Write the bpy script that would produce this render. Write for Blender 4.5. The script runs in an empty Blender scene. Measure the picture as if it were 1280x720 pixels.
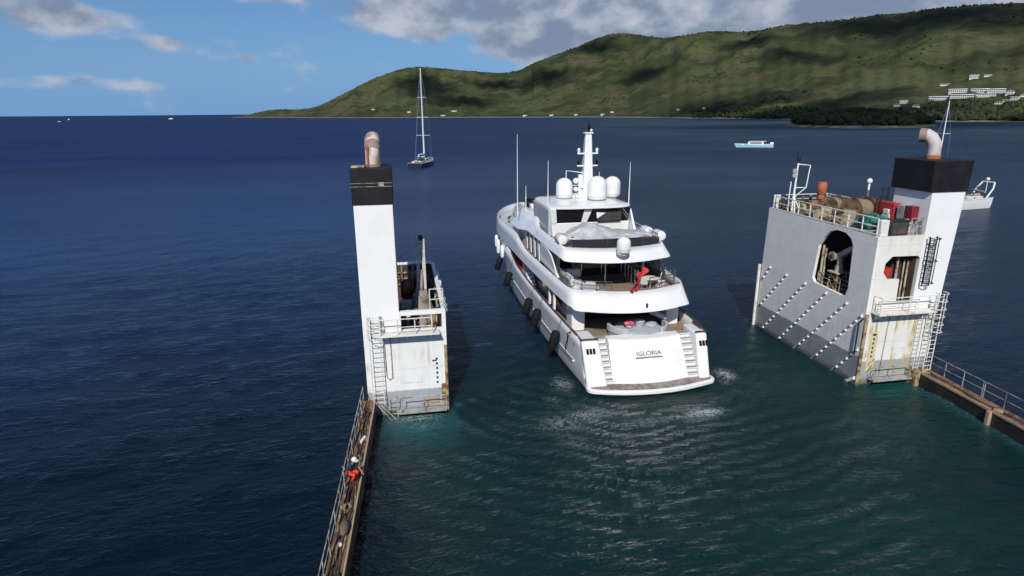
import bpy, math, random
import numpy as np
from mathutils import Vector, Matrix, noise
from mathutils.geometry import tessellate_polygon
random.seed(7)
rng = np.random.default_rng(11)
PI = math.pi
scene = bpy.context.scene
col = scene.collection

# ------------------------------------------------------------------ helpers
ROOT = {}
def thing(name, label, cat, loc=(0, 0, 0), group=None, kind=None):
    o = bpy.data.objects.new(name, None); col.objects.link(o)
    o.location = loc; o.empty_display_size = 0.3
    o['label'] = label; o['category'] = cat
    if group: o['group'] = group
    ROOT[o.name] = Vector(loc)
    return o
def tag(o, label=None, cat=None, group=None, kind=None):
    if label: o['label'] = label
    if cat: o['category'] = cat
    if group: o['group'] = group
    if kind: o['kind'] = kind
    return o
def copy_tree(o, parent=None):
    c = o.copy(); col.objects.link(c); c.parent = parent
    for ch in list(o.children): copy_tree(ch, c)
    return c

class MB:
    def __init__(s): s.v = []; s.f = []; s.m = []
    def add(s, vs, fs, mi=0):
        b = len(s.v); s.v += [tuple(p) for p in vs]
        s.f += [tuple(i + b for i in f) for f in fs]; s.m += [mi] * len(fs); return s
    def hexa(s, b4, t4, mi=0):
        return s.add(list(b4) + list(t4), [(3, 2, 1, 0), (4, 5, 6, 7), (0, 1, 5, 4), (1, 2, 6, 5), (2, 3, 7, 6), (3, 0, 4, 7)], mi)
    def box(s, x0, x1, y0, y1, z0, z1, mi=0):
        return s.hexa([(x0, y0, z0), (x1, y0, z0), (x1, y1, z0), (x0, y1, z0)], [(x0, y0, z1), (x1, y0, z1), (x1, y1, z1), (x0, y1, z1)], mi)
    def cbox(s, c, sz, rz=0, mi=0):
        ca, sa = math.cos(rz), math.sin(rz); hx, hy, hz = sz[0] / 2, sz[1] / 2, sz[2] / 2
        q = [(c[0] + x * ca - y * sa, c[1] + x * sa + y * ca) for x, y in ((-hx, -hy), (hx, -hy), (hx, hy), (-hx, hy))]
        return s.hexa([(a, b, c[2] - hz) for a, b in q], [(a, b, c[2] + hz) for a, b in q], mi)
    def tube(s, pts, r, seg=8, cap=True, mi=0):
        P = [Vector(p) for p in pts]; n = len(P)
        R = r if isinstance(r, (list, tuple)) else [r] * n
        T = []
        for i in range(n):
            t = (P[min(i + 1, n - 1)] - P[max(i - 1, 0)])
            T.append(t.normalized() if t.length > 1e-9 else Vector((0, 0, 1)))
        u = Vector((0, 0, 1)) if abs(T[0].z) < .9 else Vector((1, 0, 0))
        u = (u - T[0] * u.dot(T[0])).normalized(); rings = []
        for i in range(n):
            u = (u - T[i] * u.dot(T[i])).normalized(); w = T[i].cross(u)
            rings.append([P[i] + (u * math.cos(2 * PI * k / seg) + w * math.sin(2 * PI * k / seg)) * R[i] for k in range(seg)])
        return s.loft(rings, True, cap, mi)
    def loft(s, rings, closed=True, cap=True, mi=0):
        n = len(rings[0]); vs = [p for r in rings for p in r]; fs = []
        for i in range(len(rings) - 1):
            for k in range(n if closed else n - 1):
                k2 = (k + 1) % n
                fs.append((i * n + k, i * n + k2, (i + 1) * n + k2, (i + 1) * n + k))
        if cap and closed:
            fs.append(tuple(range(n - 1, -1, -1))); fs.append(tuple((len(rings) - 1) * n + k for k in range(n)))
        return s.add(vs, fs, mi)
    def lathe(s, prof, c, seg=24, mi=0, axis='z'):
        rings = []
        for r, h in prof:
            ring = []
            for k in range(seg):
                a = 2 * PI * k / seg; x, y = r * math.cos(a), r * math.sin(a)
                p = (x, y, h) if axis == 'z' else ((h, x, y) if axis == 'x' else (y, h, x))
                ring.append((c[0] + p[0], c[1] + p[1], c[2] + p[2]))
            rings.append(ring)
        return s.loft(rings, True, True, mi)
    def prism(s, poly, z0, z1, mi=0, f=None):
        f = f or (lambda a, b, h: (a, b, h))
        n = len(poly)
        vs = [f(a, b, z0) for a, b in poly] + [f(a, b, z1) for a, b in poly]
        fs = [tuple(range(n - 1, -1, -1)), tuple(range(n, 2 * n))] + [(k, (k + 1) % n, n + (k + 1) % n, n + k) for k in range(n)]
        return s.add(vs, fs, mi)
    def wall(s, outer, holes, h0, h1, f, mi=0):
        """flat wall with holes: outer/holes in 2D, extruded h0..h1, mapped by f(a,b,h)"""
        loops = [outer] + holes
        tris = tessellate_polygon([[Vector((a, b, 0)) for a, b in L] for L in loops])
        flat = [p for L in loops for p in L]; n = len(flat)
        vs = [f(a, b, h0) for a, b in flat] + [f(a, b, h1) for a, b in flat]
        fs = [tuple(t) for t in tris] + [tuple(i + n for i in reversed(t)) for t in tris]
        b = 0
        for L in loops:
            m = len(L)
            fs += [(b + k, b + (k + 1) % m, n + b + (k + 1) % m, n + b + k) for k in range(m)]; b += m
        return s.add(vs, fs, mi)
    def sphere(s, c, r, seg=12, rin=7, sc=(1, 1, 1), mi=0):
        rings = []
        for i in range(rin + 1):
            t = PI * i / rin; rr = max(math.sin(t), 1e-3)
            rings.append([(c[0] + r * sc[0] * rr * math.cos(2 * PI * k / seg), c[1] + r * sc[1] * rr * math.sin(2 * PI * k / seg), c[2] - r * sc[2] * math.cos(t)) for k in range(seg)])
        return s.loft(rings, True, True, mi)
    def build(s, name, mats, parent=None, bevel=0, smooth=False, label=None, solid=0, recalc=True, bseg=2):
        off = Vector((0, 0, 0))
        if parent is not None:
            off = ROOT[parent.name]
        me = bpy.data.meshes.new(name)
        me.from_pydata([(p[0] - off.x, p[1] - off.y, p[2] - off.z) for p in s.v], [], s.f)
        for m in (mats if isinstance(mats, (list, tuple)) else [mats]): me.materials.append(m)
        if any(s.m): me.polygons.foreach_set('material_index', s.m)
        me.update(); me.validate()
        if recalc:
            import bmesh
            b = bmesh.new(); b.from_mesh(me); bmesh.ops.recalc_face_normals(b, faces=b.faces); b.to_mesh(me); b.free()
        o = bpy.data.objects.new(name, me); col.objects.link(o)
        if parent is not None: o.parent = parent
        ROOT[o.name] = off
        if solid:
            md = o.modifiers.new('solid', 'SOLIDIFY'); md.thickness = abs(solid); md.offset = -1 if solid > 0 else 1
        if bevel:
            md = o.modifiers.new('bevel', 'BEVEL'); md.width = bevel; md.segments = bseg; md.limit_method = 'ANGLE'; md.angle_limit = math.radians(40)
        if smooth or bevel:
            for p in me.polygons: p.use_smooth = True
            me.set_sharp_from_angle(angle=math.radians(38))
        if label: o['label'] = label
        return o
    def solo(s, name, mats, label, cat, loc, group=None, kind=None, **k):
        """a thing that is one mesh with its origin at loc"""
        s.v = [(p[0] - loc[0], p[1] - loc[1], p[2] - loc[2]) for p in s.v]
        o = s.build(name, mats, None, **k); o.location = loc; ROOT[o.name] = Vector(loc)
        tag(o, label, cat, group, kind); return o

def railing(parent, pts, h, nr=3, sp=1.2, r=.025, mat=None, pr=None, name='railing'):
    """rails along pts plus one child mesh per post"""
    rb = MB(); P = [Vector(p) for p in pts]
    for k in range(nr):
        z = h * (k + 1) / nr
        rb.tube([p + Vector((0, 0, z)) for p in P], r if k < nr - 1 else r * 1.25, 6)
    ro = rb.build(name, mat, parent, smooth=True)
    for i in range(len(P) - 1):
        a, b = P[i], P[i + 1]; n = max(1, round((b - a).length / sp))
        for k in range(n + (1 if i == len(P) - 2 else 0)):
            p = a.lerp(b, k / n)
            MB().tube([p, p + Vector((0, 0, h))], pr or r * 1.3, 6).build('post', mat, ro, smooth=True)
    return ro

# ------------------------------------------------------------------ materials
def nt(name):
    m = bpy.data.materials.new(name); m.use_nodes = True
    n = m.node_tree; n.nodes.clear()
    out = n.nodes.new('ShaderNodeOutputMaterial'); b = n.nodes.new('ShaderNodeBsdfPrincipled')
    n.links.new(b.outputs[0], out.inputs[0])
    return m, n, b
def N(n, t, **k):
    x = n.nodes.new(t)
    for a, v in k.items():
        if a in ('ins',):
            for i, w in v.items(): x.inputs[i].default_value = w
        else: setattr(x, a, v)
    return x
def c4(c): return (c[0], c[1], c[2], 1)
def mix(n, fac, a, b, blend='MIX'):
    x = n.nodes.new('ShaderNodeMix'); x.data_type = 'RGBA'; x.blend_type = blend
    for sock, val in ((0, fac), (6, a), (7, b)):
        if hasattr(val, 'is_output'): n.links.new(val, x.inputs[sock])
        else: x.inputs[sock].default_value = val if sock == 0 else c4(val)
    return x.outputs[2]
def math_(n, op, a, b=0.0, c=None, clamp=False):
    x = n.nodes.new('ShaderNodeMath'); x.operation = op; x.use_clamp = clamp
    for i, v in enumerate((a, b) if c is None else (a, b, c)):
        if hasattr(v, 'is_output'): n.links.new(v, x.inputs[i])
        else: x.inputs[i].default_value = v
    return x.outputs[0]
def maprange(n, v, a, b, c=0., d=1., smooth=True):
    x = n.nodes.new('ShaderNodeMapRange'); x.interpolation_type = 'SMOOTHSTEP' if smooth else 'LINEAR'
    n.links.new(v, x.inputs[0]); x.inputs[1].default_value = a; x.inputs[2].default_value = b
    x.inputs[3].default_value = c; x.inputs[4].default_value = d
    return x.outputs[0]
def tex(n, scale, detail=4, sc=(1, 1, 1), rough=.55, coord='Object', loc=(0, 0, 0), dist=0.):
    tc = N(n, 'ShaderNodeTexCoord'); mp = N(n, 'ShaderNodeMapping'); mp.inputs[3].default_value = sc; mp.inputs[1].default_value = loc
    n.links.new(tc.outputs[coord], mp.inputs[0])
    t = N(n, 'ShaderNodeTexNoise'); t.inputs['Scale'].default_value = scale; t.inputs['Detail'].default_value = detail
    t.inputs['Roughness'].default_value = rough; t.inputs['Distortion'].default_value = dist
    n.links.new(mp.outputs[0], t.inputs[0]); return t.outputs[0]
def objz(n, axis=2):
    tc = N(n, 'ShaderNodeTexCoord'); s = N(n, 'ShaderNodeSeparateXYZ'); n.links.new(tc.outputs['Object'], s.inputs[0]); return s.outputs[axis]

def M(name, base, rough=.5, metal=0, c2=None, scale=2., lo=.45, hi=.7, sc=(1, 1, 1), bump=0, bscale=8., coat=0, spec=.5):
    m, n, b = nt(name)
    b.inputs['Roughness'].default_value = rough; b.inputs['Metallic'].default_value = metal
    b.inputs['Coat Weight'].default_value = coat; b.inputs['Specular IOR Level'].default_value = spec
    if c2 is None: c2 = tuple(x * .82 for x in base)
    f = maprange(n, tex(n, scale, 5, sc), lo, hi)
    n.links.new(mix(n, f, base, c2), b.inputs['Base Color'])
    r = maprange(n, tex(n, scale * 2.3, 3), .3, .7, rough * .8, min(1, rough * 1.25)); n.links.new(r, b.inputs['Roughness'])
    if bump:
        bp = N(n, 'ShaderNodeBump', ins={0: bump, 1: .05}); n.links.new(tex(n, bscale, 4, sc), bp.inputs['Height']); n.links.new(bp.outputs[0], b.inputs['Normal'])
    return m

def tower_paint(name, white, grey, zsplit, stain_amt, stain=(.42, .33, .16), soft=.05):
    """white painted steel with a grey boot band, rust runs, plate seams"""
    m, n, b = nt(name); b.inputs['Roughness'].default_value = .45
    z = objz(n)
    zz = math_(n, 'ADD', z, math_(n, 'MULTIPLY', math_(n, 'SUBTRACT', tex(n, 2.5, 6, (1.6, 1.6, .5), .65), .5), .30))
    base = mix(n, maprange(n, zz, zsplit - soft, zsplit + soft), grey, white)
    blot = maprange(n, tex(n, .8, 5), .4, .75); base = mix(n, math_(n, 'MULTIPLY', blot, .22), base, tuple(x * .72 for x in white))
    runs = maprange(n, tex(n, 1.0, 6, (3.2, 3.2, .16), .6), .47, .68)
    patch = maprange(n, tex(n, .45, 3, loc=(3, 1, 7)), .40, .58)
    low = maprange(n, z, 8.5, 2.5, .25, 1.)
    fac = math_(n, 'MULTIPLY', math_(n, 'MULTIPLY', runs, patch), math_(n, 'MULTIPLY', low, stain_amt))
    base = mix(n, fac, base, stain)
    spots = maprange(n, tex(n, 7, 4, loc=(9, 2, 4)), .68, .74); base = mix(n, math_(n, 'MULTIPLY', spots, .55 * min(1, stain_amt)), base, (.16, .07, .03))
    # waterline growth
    wl = maprange(n, math_(n, 'ADD', z, math_(n, 'MULTIPLY', tex(n, 3., 5), .6)), .85, .35)
    base = mix(n, math_(n, 'MULTIPLY', wl, .8), base, (.065, .070, .045))
    # welded plate seams, slightly dished plates between them
    seam = None
    for ax, stp in ((2, 2.35), (0, 1.62), (1, 1.62)):
        f = math_(n, 'ABSOLUTE', math_(n, 'SUBTRACT', math_(n, 'FRACT', math_(n, 'DIVIDE', math_(n, 'ADD', objz(n, ax), 40.37), stp)), .5))
        l = maprange(n, f, .018, .004); seam = l if seam is None else math_(n, 'MAXIMUM', seam, l)
    base = mix(n, math_(n, 'MULTIPLY', seam, .16), base, (.25, .22, .18))
    scr = maprange(n, tex(n, 1.2, 7, (.35, .35, 2.6), .7, loc=(4, 8, 1)), .60, .68); scr = math_(n, 'MULTIPLY', scr, maprange(n, z, 7, 2, .05, .5))
    base = mix(n, scr, base, (.40, .36, .29))
    n.links.new(base, b.inputs['Base Color'])
    bp = N(n, 'ShaderNodeBump', ins={0: .22, 1: .05}); n.links.new(math_(n, 'ADD', tex(n, .9, 3), math_(n, 'MULTIPLY', seam, .25)), bp.inputs['Height']); n.links.new(bp.outputs[0], b.inputs['Normal'])
    return m

WHITE = M('yacht_white', (.80, .80, .79), .22, coat=.4, c2=(.76, .76, .75), scale=.7)
GEL = M('grey_gelcoat', (.50, .53, .54), .3, coat=.2)
RAILW = M('white_rail_paint', (.72, .71, .66), .45, c2=(.50, .42, .30), scale=3., lo=.52, hi=.72)
RAILG = M('galvanised_rail', (.40, .40, .38), .55, .1, c2=(.20, .11, .06), scale=2.5, lo=.42, hi=.62)
STEEL = M('stainless', (.62, .63, .65), .22, 1.)
BLACK = M('black_paint', (.018, .018, .02), .5, c2=(.035, .034, .034), scale=1.3)
RUBBER = M('black_rubber', (.010, .010, .011), .7, spec=.15)
DARK = M('dark_paint_and_shade', (.045, .042, .040), .7, c2=(.11, .062, .042), scale=1.1, lo=.42, hi=.6)  # dark steel; also painted-in shade inside the tower openings
GLASS = M('tinted_glass', (.012, .013, .015), .06, c2=(.016, .016, .018), spec=.7)
TEAK = M('teak_deck', (.27, .20, .145), .6, c2=(.20, .15, .11), scale=2.2, sc=(9, .35, 1))
TEAKG = M('weathered_teak', (.30, .26, .235), .65, c2=(.17, .145, .13), scale=1.4, sc=(2.2, .8, 1), lo=.42, hi=.6)
WOOD = M('varnished_wood', (.095, .042, .024), .25, c2=(.06, .026, .014), scale=4, coat=.5)
COVER = M('grey_canvas', (.44, .455, .47), .5, bump=.4, bscale=2.2, c2=(.33, .345, .36))
CUSH = M('pale_cushion', (.62, .61, .58), .8)
CUSHG = M('grey_upholstery', (.40, .43, .45), .75)
SOFFIT = M('soffit', (.30, .30, .31), .4)
RED = M('red_cloth', (.52, .025, .03), .7, c2=(.40, .015, .03), scale=3)
REDP = M('red_paint', (.42, .03, .03), .45, c2=(.25, .03, .03), scale=2)
TWHITE = tower_paint('tower_white_aged', (.80, .80, .78), (.33, .37, .40), 1.6, .55)
TWHITE2 = tower_paint('tower_white_rusty', (.78, .76, .70), (.33, .36, .36), 1.72, 1.5, (.45, .36, .15))
TINNER = tower_paint('tower_inner_wall_warmed', (.84, .82, .77), (.22, .25, .275), 2.1, .35, (.45, .40, .25))  # white warmed in the colour to cancel the wall's blue shade
FUNW = M('funnel_white', (.84, .84, .83), .4, c2=(.80, .80, .78), scale=.6)
FUNB = M('funnel_black', (.011, .010, .012), .6, c2=(.020, .019, .019), scale=.9, sc=(1, 1, .5), spec=.25)
PIPEW = M('exhaust_pipe_paint', (.58, .54, .50), .6, c2=(.30, .15, .08), scale=1.1, lo=.46, hi=.64, sc=(1.5, 1.5, .5))
PIPEW2 = M('exhaust_pipe_heat_stained', (.56, .51, .50), .6, c2=(.34, .21, .16), scale=1.1, lo=.45, hi=.66, sc=(1, 1, .6))
PIPER = M('rusted_pipe_end', (.29, .205, .18), .75, c2=(.20, .08, .045), scale=2.4)
ORANGE = M('orange_rust_primer', (.42, .13, .055), .7, c2=(.30, .08, .04), scale=2)
RUST = M('rusty_plate', (.235, .125, .06), .85, c2=(.06, .036, .024), scale=1.4, lo=.38, hi=.62, bump=.5)
RUSTY = M('rust_yellow_steel', (.42, .33, .19), .75, c2=(.15, .075, .03), scale=2.2, lo=.42, hi=.6)
BEIGE = M('beige_machinery', (.46, .40, .28), .6, c2=(.16, .10, .06), scale=1.6, lo=.48, hi=.68)
MACHG = M('grey_machinery', (.27, .255, .22), .6, c2=(.12, .095, .07), scale=1.8, lo=.45, hi=.65)
ROPE = M('tan_rope', (.24, .195, .13), .9, c2=(.12, .09, .06), scale=7, bump=.8, bscale=14)
NET = M('teal_rope', (.025, .19, .16), .9, c2=(.015, .07, .07), scale=5, bump=.8, bscale=12)
HOSE = M('dark_hose', (.05, .04, .033), .7)
BARE = M('pale_plank', (.42, .30, .21), .8)
GREYP = M('grey_deck_paint', (.34, .36, .36), .7, c2=(.26, .20, .15), scale=1.5)

# ------------------------------------------------------------------ camera, sun, sky
CAM_H = 19.0
yaw, pitch, roll = math.radians(10.0), math.radians(16.12), math.radians(.45)
fwd = Vector((math.sin(yaw) * math.cos(pitch), math.cos(yaw) * math.cos(pitch), -math.sin(pitch)))
rt = Vector((math.cos(yaw), -math.sin(yaw), 0)); up = rt.cross(fwd)
ex = rt * math.cos(roll) - up * math.sin(roll); ey = up * math.cos(roll) + rt * math.sin(roll)
cd = bpy.data.cameras.new('camera'); cam = bpy.data.objects.new('camera', cd); col.objects.link(cam)
cam.matrix_world = Matrix(((ex.x, ey.x, -fwd.x, 0), (ex.y, ey.y, -fwd.y, 0), (ex.z, ey.z, -fwd.z, CAM_H), (0, 0, 0, 1)))
cd.sensor_width = 36; cd.lens = 36 * 760 / 1280; cd.clip_start = .5; cd.clip_end = 200000
scene.camera = cam

SUN_EL, SUN_AZ = math.radians(40), math.radians(180 + 17)      # behind the camera, a little to the left
sdir = Vector((math.sin(SUN_AZ) * math.cos(SUN_EL), math.cos(SUN_AZ) * math.cos(SUN_EL), math.sin(SUN_EL)))
ld = bpy.data.lights.new('sun', 'SUN'); ld.energy = 4.2; ld.angle = math.radians(.5); ld.color = (1, .955, .89)
lo = bpy.data.objects.new('sun', ld); col.objects.link(lo); lo.rotation_euler = sdir.to_track_quat('Z', 'Y').to_euler(); lo.location = sdir * 300

w = bpy.data.worlds.new('World'); scene.world = w; w.use_nodes = True
n = w.node_tree; n.nodes.clear()
out = n.nodes.new('ShaderNodeOutputWorld'); bg = n.nodes.new('ShaderNodeBackground'); n.links.new(bg.outputs[0], out.inputs[0])
sky = n.nodes.new('ShaderNodeTexSky'); sky.sky_type = 'NISHITA'; sky.sun_disc = False
sky.sun_elevation = SUN_EL; sky.sun_rotation = SUN_AZ; sky.air_density = 1.0; sky.dust_density = .4; sky.ozone_density = 2.0
bg.inputs[1].default_value = .068
tc = N(n, 'ShaderNodeTexCoord'); sp = N(n, 'ShaderNodeSeparateXYZ'); n.links.new(tc.outputs['Generated'], sp.inputs[0])
az = math_(n, 'MULTIPLY', math_(n, 'ARCTAN2', sp.outputs[0], sp.outputs[1]), 180 / PI)
el = math_(n, 'MULTIPLY', math_(n, 'ARCSINE', sp.outputs[2]), 180 / PI)
# clouds live on a flat layer: project the direction on it
inv = math_(n, 'DIVIDE', 1.0, math_(n, 'ADD', math_(n, 'MAXIMUM', sp.outputs[2], 0.0), .09))
cx = math_(n, 'MULTIPLY', az, .085)
cmb = N(n, 'ShaderNodeCombineXYZ'); n.links.new(cx, cmb.inputs[0]); n.links.new(math_(n, 'MULTIPLY', el, .14), cmb.inputs[1])
def cn(scale, detail, off, rough=.58):
    t = N(n, 'ShaderNodeTexNoise'); t.inputs['Scale'].default_value = scale; t.inputs['Detail'].default_value = detail; t.inputs['Roughness'].default_value = rough
    v = N(n, 'ShaderNodeVectorMath'); v.operation = 'ADD'; v.inputs[1].default_value = off; n.links.new(cmb.outputs[0], v.inputs[0]); n.links.new(v.outputs[0], t.inputs[0]); return t.outputs[0]
shape = cn(2.3, 6, (3.1, 1.7, 0), .5); fine = cn(3.2, 5, (8.3, 2.2, 4), .5)
def blob(a, e, wa, we, amt, tilt=0.):
    da = math_(n, 'DIVIDE', math_(n, 'SUBTRACT', az, a), wa)
    de = math_(n, 'DIVIDE', math_(n, 'SUBTRACT', math_(n, 'SUBTRACT', el, e), math_(n, 'MULTIPLY', math_(n, 'SUBTRACT', az, a), tilt)), we)
    d = math_(n, 'ADD', math_(n, 'MULTIPLY', da, da), math_(n, 'MULTIPLY', de, de))
    return math_(n, 'MULTIPLY', maprange(n, d, 1.6, 0.), amt)
bias = None
# the grey deck of cloud over the hills, lone clouds out at sea
for bargs in ((21, 10.5, 22, 6.6, .95), (45, 10, 26, 6.0, .85), (3.0, 9.0, 9, 3.3, .62), (-25.5, 6.9, 6.5, 1.5, .50, -.13), (-19.6, 5.4, 3.2, .95, .40, -.05), (-11.5, 9.3, 4.5, 1.0, .36),
              (-27, 2.4, 6, .55, .25), (-13, 4.2, 2, .6, .24), (-6, 6.6, 1.6, .5, .22), (-9.5, 1.9, 2.5, .4, .17), (-20.5, 2.2, 2.5, .4, .2)):
    q = blob(*bargs); bias = q if bias is None else math_(n, 'MAXIMUM', bias, q)
dens = math_(n, 'ADD', math_(n, 'MULTIPLY', math_(n, 'SUBTRACT', shape, .5), 1.5), bias)
cov = maprange(n, dens, .12, .56)
thick = maprange(n, dens, .3, .8)
lit = maprange(n, math_(n, 'SUBTRACT', math_(n, 'ADD', fine, math_(n, 'MULTIPLY', shape, .4)), math_(n, 'MULTIPLY', thick, .10)), .50, .86)
ccol = mix(n, lit, (3.0, 3.8, 5.4), (7.6, 8.0, 9.2))
skyc = mix(n, 1.0, sky.outputs[0], (.60, .83, 1.13), 'MULTIPLY')
skyc = mix(n, maprange(n, el, 13., -1., 0., .85), skyc, (2.3, 5.0, 9.6))
final = mix(n, math_(n, 'MULTIPLY', cov, .94), skyc, ccol)
n.links.new(final, bg.inputs[0])

vs = scene.view_settings; vs.view_transform = 'Standard'; vs.look = 'None'; vs.exposure = 0; vs.gamma = 1; vs.use_curve_mapping = False
scene.cycles.max_bounces = 6; scene.cycles.diffuse_bounces = 2; scene.cycles.glossy_bounces = 3; scene.cycles.transparent_max_bounces = 6
scene.cycles.caustics_reflective = False; scene.cycles.caustics_refractive = False
scene.cycles.use_denoising = True

# ------------------------------------------------------------------ the sea
def axis(segs):
    a = []
    for x0, x1, d in segs: a += list(np.arange(x0, x1, d))
    return a
def grow(x, d, lim, k=1.18):
    r = []
    while x < lim: x += d; d *= k; r.append(x)
    return r
xs = [-v for v in grow(24, .6, 60000)][::-1] + list(np.arange(-24, 48, .28)) + grow(48, .6, 60000)
ys = [-v for v in grow(0, 2., 3000, 1.5)][::-1] + list(np.arange(0, 14, 1.)) + list(np.arange(14, 75, .28)) + grow(75, .45, 70000)
X, Y = np.meshgrid(np.array(xs), np.array(ys)); ny, nx = X.shape
Z = np.zeros_like(X)
dist = np.hypot(X, Y)
for i in range(46):
    lam = 1.3 * (1.09 ** i) if i < 26 else rng.uniform(1.2, 4.5)
    th = rng.normal(-.35, .55); k = 2 * PI / lam
    a = .0042 * lam ** .75 * rng.uniform(.5, 1.2) * (.8 if i < 26 else .55)
    fade = np.clip((lam * 95 - dist) / (lam * 45), 0, 1)
    Z += a * fade * np.sin(k * (X * math.sin(th) + Y * math.cos(th)) + rng.uniform(0, 6.28) + .8 * np.sin(X * .11 + i) + .6 * np.sin(Y * .13 + 2 * i))
inside = np.clip((X + 2) / 3, 0, 1) * np.clip((36 - X) / 3, 0, 1) * np.clip((60 - Y) / 10, 0, 1)
Z *= (1 - .35 * inside)
Z *= np.clip((dist - 3) / 8, 0, 1)
# wake left by the yacht: rings of short waves fanning out astern
cx0, cy0 = 16.2, 44.
rr = np.hypot(X - cx0, Y - cy0); aa = np.arctan2(X - cx0, -(Y - cy0))
wk = np.exp(-((aa + .12) / .75) ** 2) * np.clip((rr - 7.5) / 2, 0, 1) * np.clip((30 - rr) / 14, 0, 1) * (Y < 40)
Z += .05 * wk * np.sin(2 * PI * rr / 1.55 + 1.6 * np.sin(aa * 7) + .9 * np.sin(X * .9) + 1.1 * np.sin(Y * .7 + X * .3)) + .035 * wk * np.sin(2 * PI * rr / .95 + 2.2 * np.sin(aa * 11 + 1) + X)
# tint of the water: open sea navy, harbour side slate for reflected hills, shallow flooded deck teal
def sm(v, a, b): t = np.clip((v - a) / (b - a), 0, 1); return t * t * (3 - 2 * t)
azi = np.degrees(np.arctan2(X, np.maximum(Y, 1)))
navy = np.array([.0036, .0190, .088]); slate = np.array([.011, .029, .062]); near = np.array([.0026, .0088, .0170]); teal = np.array([.0036, .0225, .0235]); turq = np.array([.008, .095, .105]); bay = np.array([.026, .056, .080])
def lerp(a, b, t): return a * (1 - t[..., None]) + b * t[..., None]
C = np.broadcast_to(navy, X.shape + (3,)).copy()
C = lerp(C, slate, sm(azi + 4 * np.sin(dist / 400.), -6, 26) * sm(dist, 20, 120))
C = lerp(C, bay, sm(azi, 8, 30) * sm(dist, 150, 900) * .8)  # grey reflection of hills and cloud painted into the far right water
C = lerp(C, near, 1 - sm(dist, 26, 120))
C = lerp(C, teal, sm(X, -3.2, 2) * (1 - sm(X, 33.5, 36.5)) * (1 - sm(Y, 34, 52)))
C = lerp(C, np.array([.0048, .0275, .0285]), sm(X, 22, 30) * (1 - sm(X, 35.2, 36)) * sm(Y, 22, 30) * (1 - sm(Y, 36, 50)))
def spot(x, y, rx, ry, p=1.): return np.exp(-(((X - x) / rx) ** 2 + ((Y - y) / ry) ** 2) ** p)
C = lerp(C, turq, np.clip(spot(.2, 36, 2.2, 1.7) * 1.3 * (X < 2.8) + .28 * spot(.4, 33.5, 2.4, 2.2), 0, 1))
C = lerp(C, np.array([.012, .085, .065]), np.clip(.8 * spot(33.5, 34.4, 2.2, 1.4), 0, 1))
C = lerp(C, np.array([.010, .060, .066]), np.clip(.75 * np.exp(-((X - 35.0) / .8) ** 2) * (Y < 35) * (Y > 8), 0, 1))
C = lerp(C, np.array([.016, .052, .054]), np.clip(.55 * spot(14.5, 33.6, 5, 1.5) + .4 * spot(10.0, 34.5, 2, 2.5) + .5 * spot(18.5, 33.4, 2, 1), 0, 1))
C = lerp(C, np.array([.004, .045, .028]), .45 * spot(20.5, 21, 6, 3))
C = lerp(C, np.array([.050, .062, .055]), .75 * spot(16.0, 35.4, 2.6, .8) + .5 * spot(18.5, 35.2, 1.8, .7))
# foam: churned patches at the stern, the tower foot and along the walkway
F = np.zeros_like(X)
for x, y, rx, ry, a in ((23.0, 38.6, .9, 1.3, 1.), (22.3, 37.4, .7, .7, .6), (10.6, 39.3, 1.0, 1.5, .8), (9.3, 37., .8, 1.0, .5), (18.6, 33.3, 1.7, .8, 1.2), (17.2, 33.0, 2.0, .5, .8), (13.2, 33.8, 1.4, .6, .5), (11.2, 34.4, 2.0, 1.0, .85), (9.0, 33.6, 1.8, 1.4, .7), (14.5, 33.0, 2.2, .5, .7),
                        (9.3, 31.3, 1.8, 1.5, .40), (13.3, 31.2, 3.2, 1.2, .40), (11.5, 29.5, 3., 1.6, .26), (.1, 36.2, 2.1, .9, .85), (.5, 35.0, 1.8, 1.1, .5), (9.8, 50, .5, 5, .25), (20.5, 35., 1.5, .8, .4), (22.3, 35.8, 1.2, 1.0, .35)):
    F = np.maximum(F, a * spot(x, y, rx, ry))
F = np.maximum(F, .62 * np.exp(-((X - 35.42) / .14) ** 2) * (Y < 34) * (Y > 5))
F = np.maximum(F, .30 * np.exp(-((X - 34.9) / .6) ** 2) * (Y < 34) * (Y > 5))
F = np.maximum(F * .86, .20 * wk)
CH_ = .55 + .45 * sm(dist, 30, 170) + .95 * sm(X, -2.6, 1) * (1 - sm(X, 34, 37)) * (1 - sm(Y, 38, 60)) * (.72 + .28 * np.sin(X * .21 + 1.3 * np.sin(Y * .17)) * np.sin(Y * .19 + 1))
CH_ *= 1 + .5 * np.sin(X * .031 + 1.7 * np.sin(Y * .023)) * np.sin(Y * .041 + 1.1 * np.sin(X * .027))
vs_ = np.stack([X, Y, Z], -1).reshape(-1, 3).astype(np.float32)
idx = np.arange(ny * nx).reshape(ny, nx)
fs_ = np.stack([idx[:-1, :-1], idx[:-1, 1:], idx[1:, 1:], idx[1:, :-1]], -1).reshape(-1, 4)
me = bpy.data.meshes.new('sea_water')
me.vertices.add(len(vs_)); me.vertices.foreach_set('co', vs_.ravel())
me.loops.add(fs_.size); me.loops.foreach_set('vertex_index', fs_.ravel().astype(np.int32))
me.polygons.add(len(fs_)); me.polygons.foreach_set('loop_start', np.arange(0, fs_.size, 4, dtype=np.int32)); me.polygons.foreach_set('loop_total', np.full(len(fs_), 4, dtype=np.int32))
me.polygons.foreach_set('use_smooth', np.ones(len(fs_), dtype=bool)); me.update()
at = me.attributes.new('tint', 'FLOAT_COLOR', 'POINT'); at.data.foreach_set('color', np.concatenate([C, np.ones(X.shape + (1,))], -1).astype(np.float32).ravel())
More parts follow.
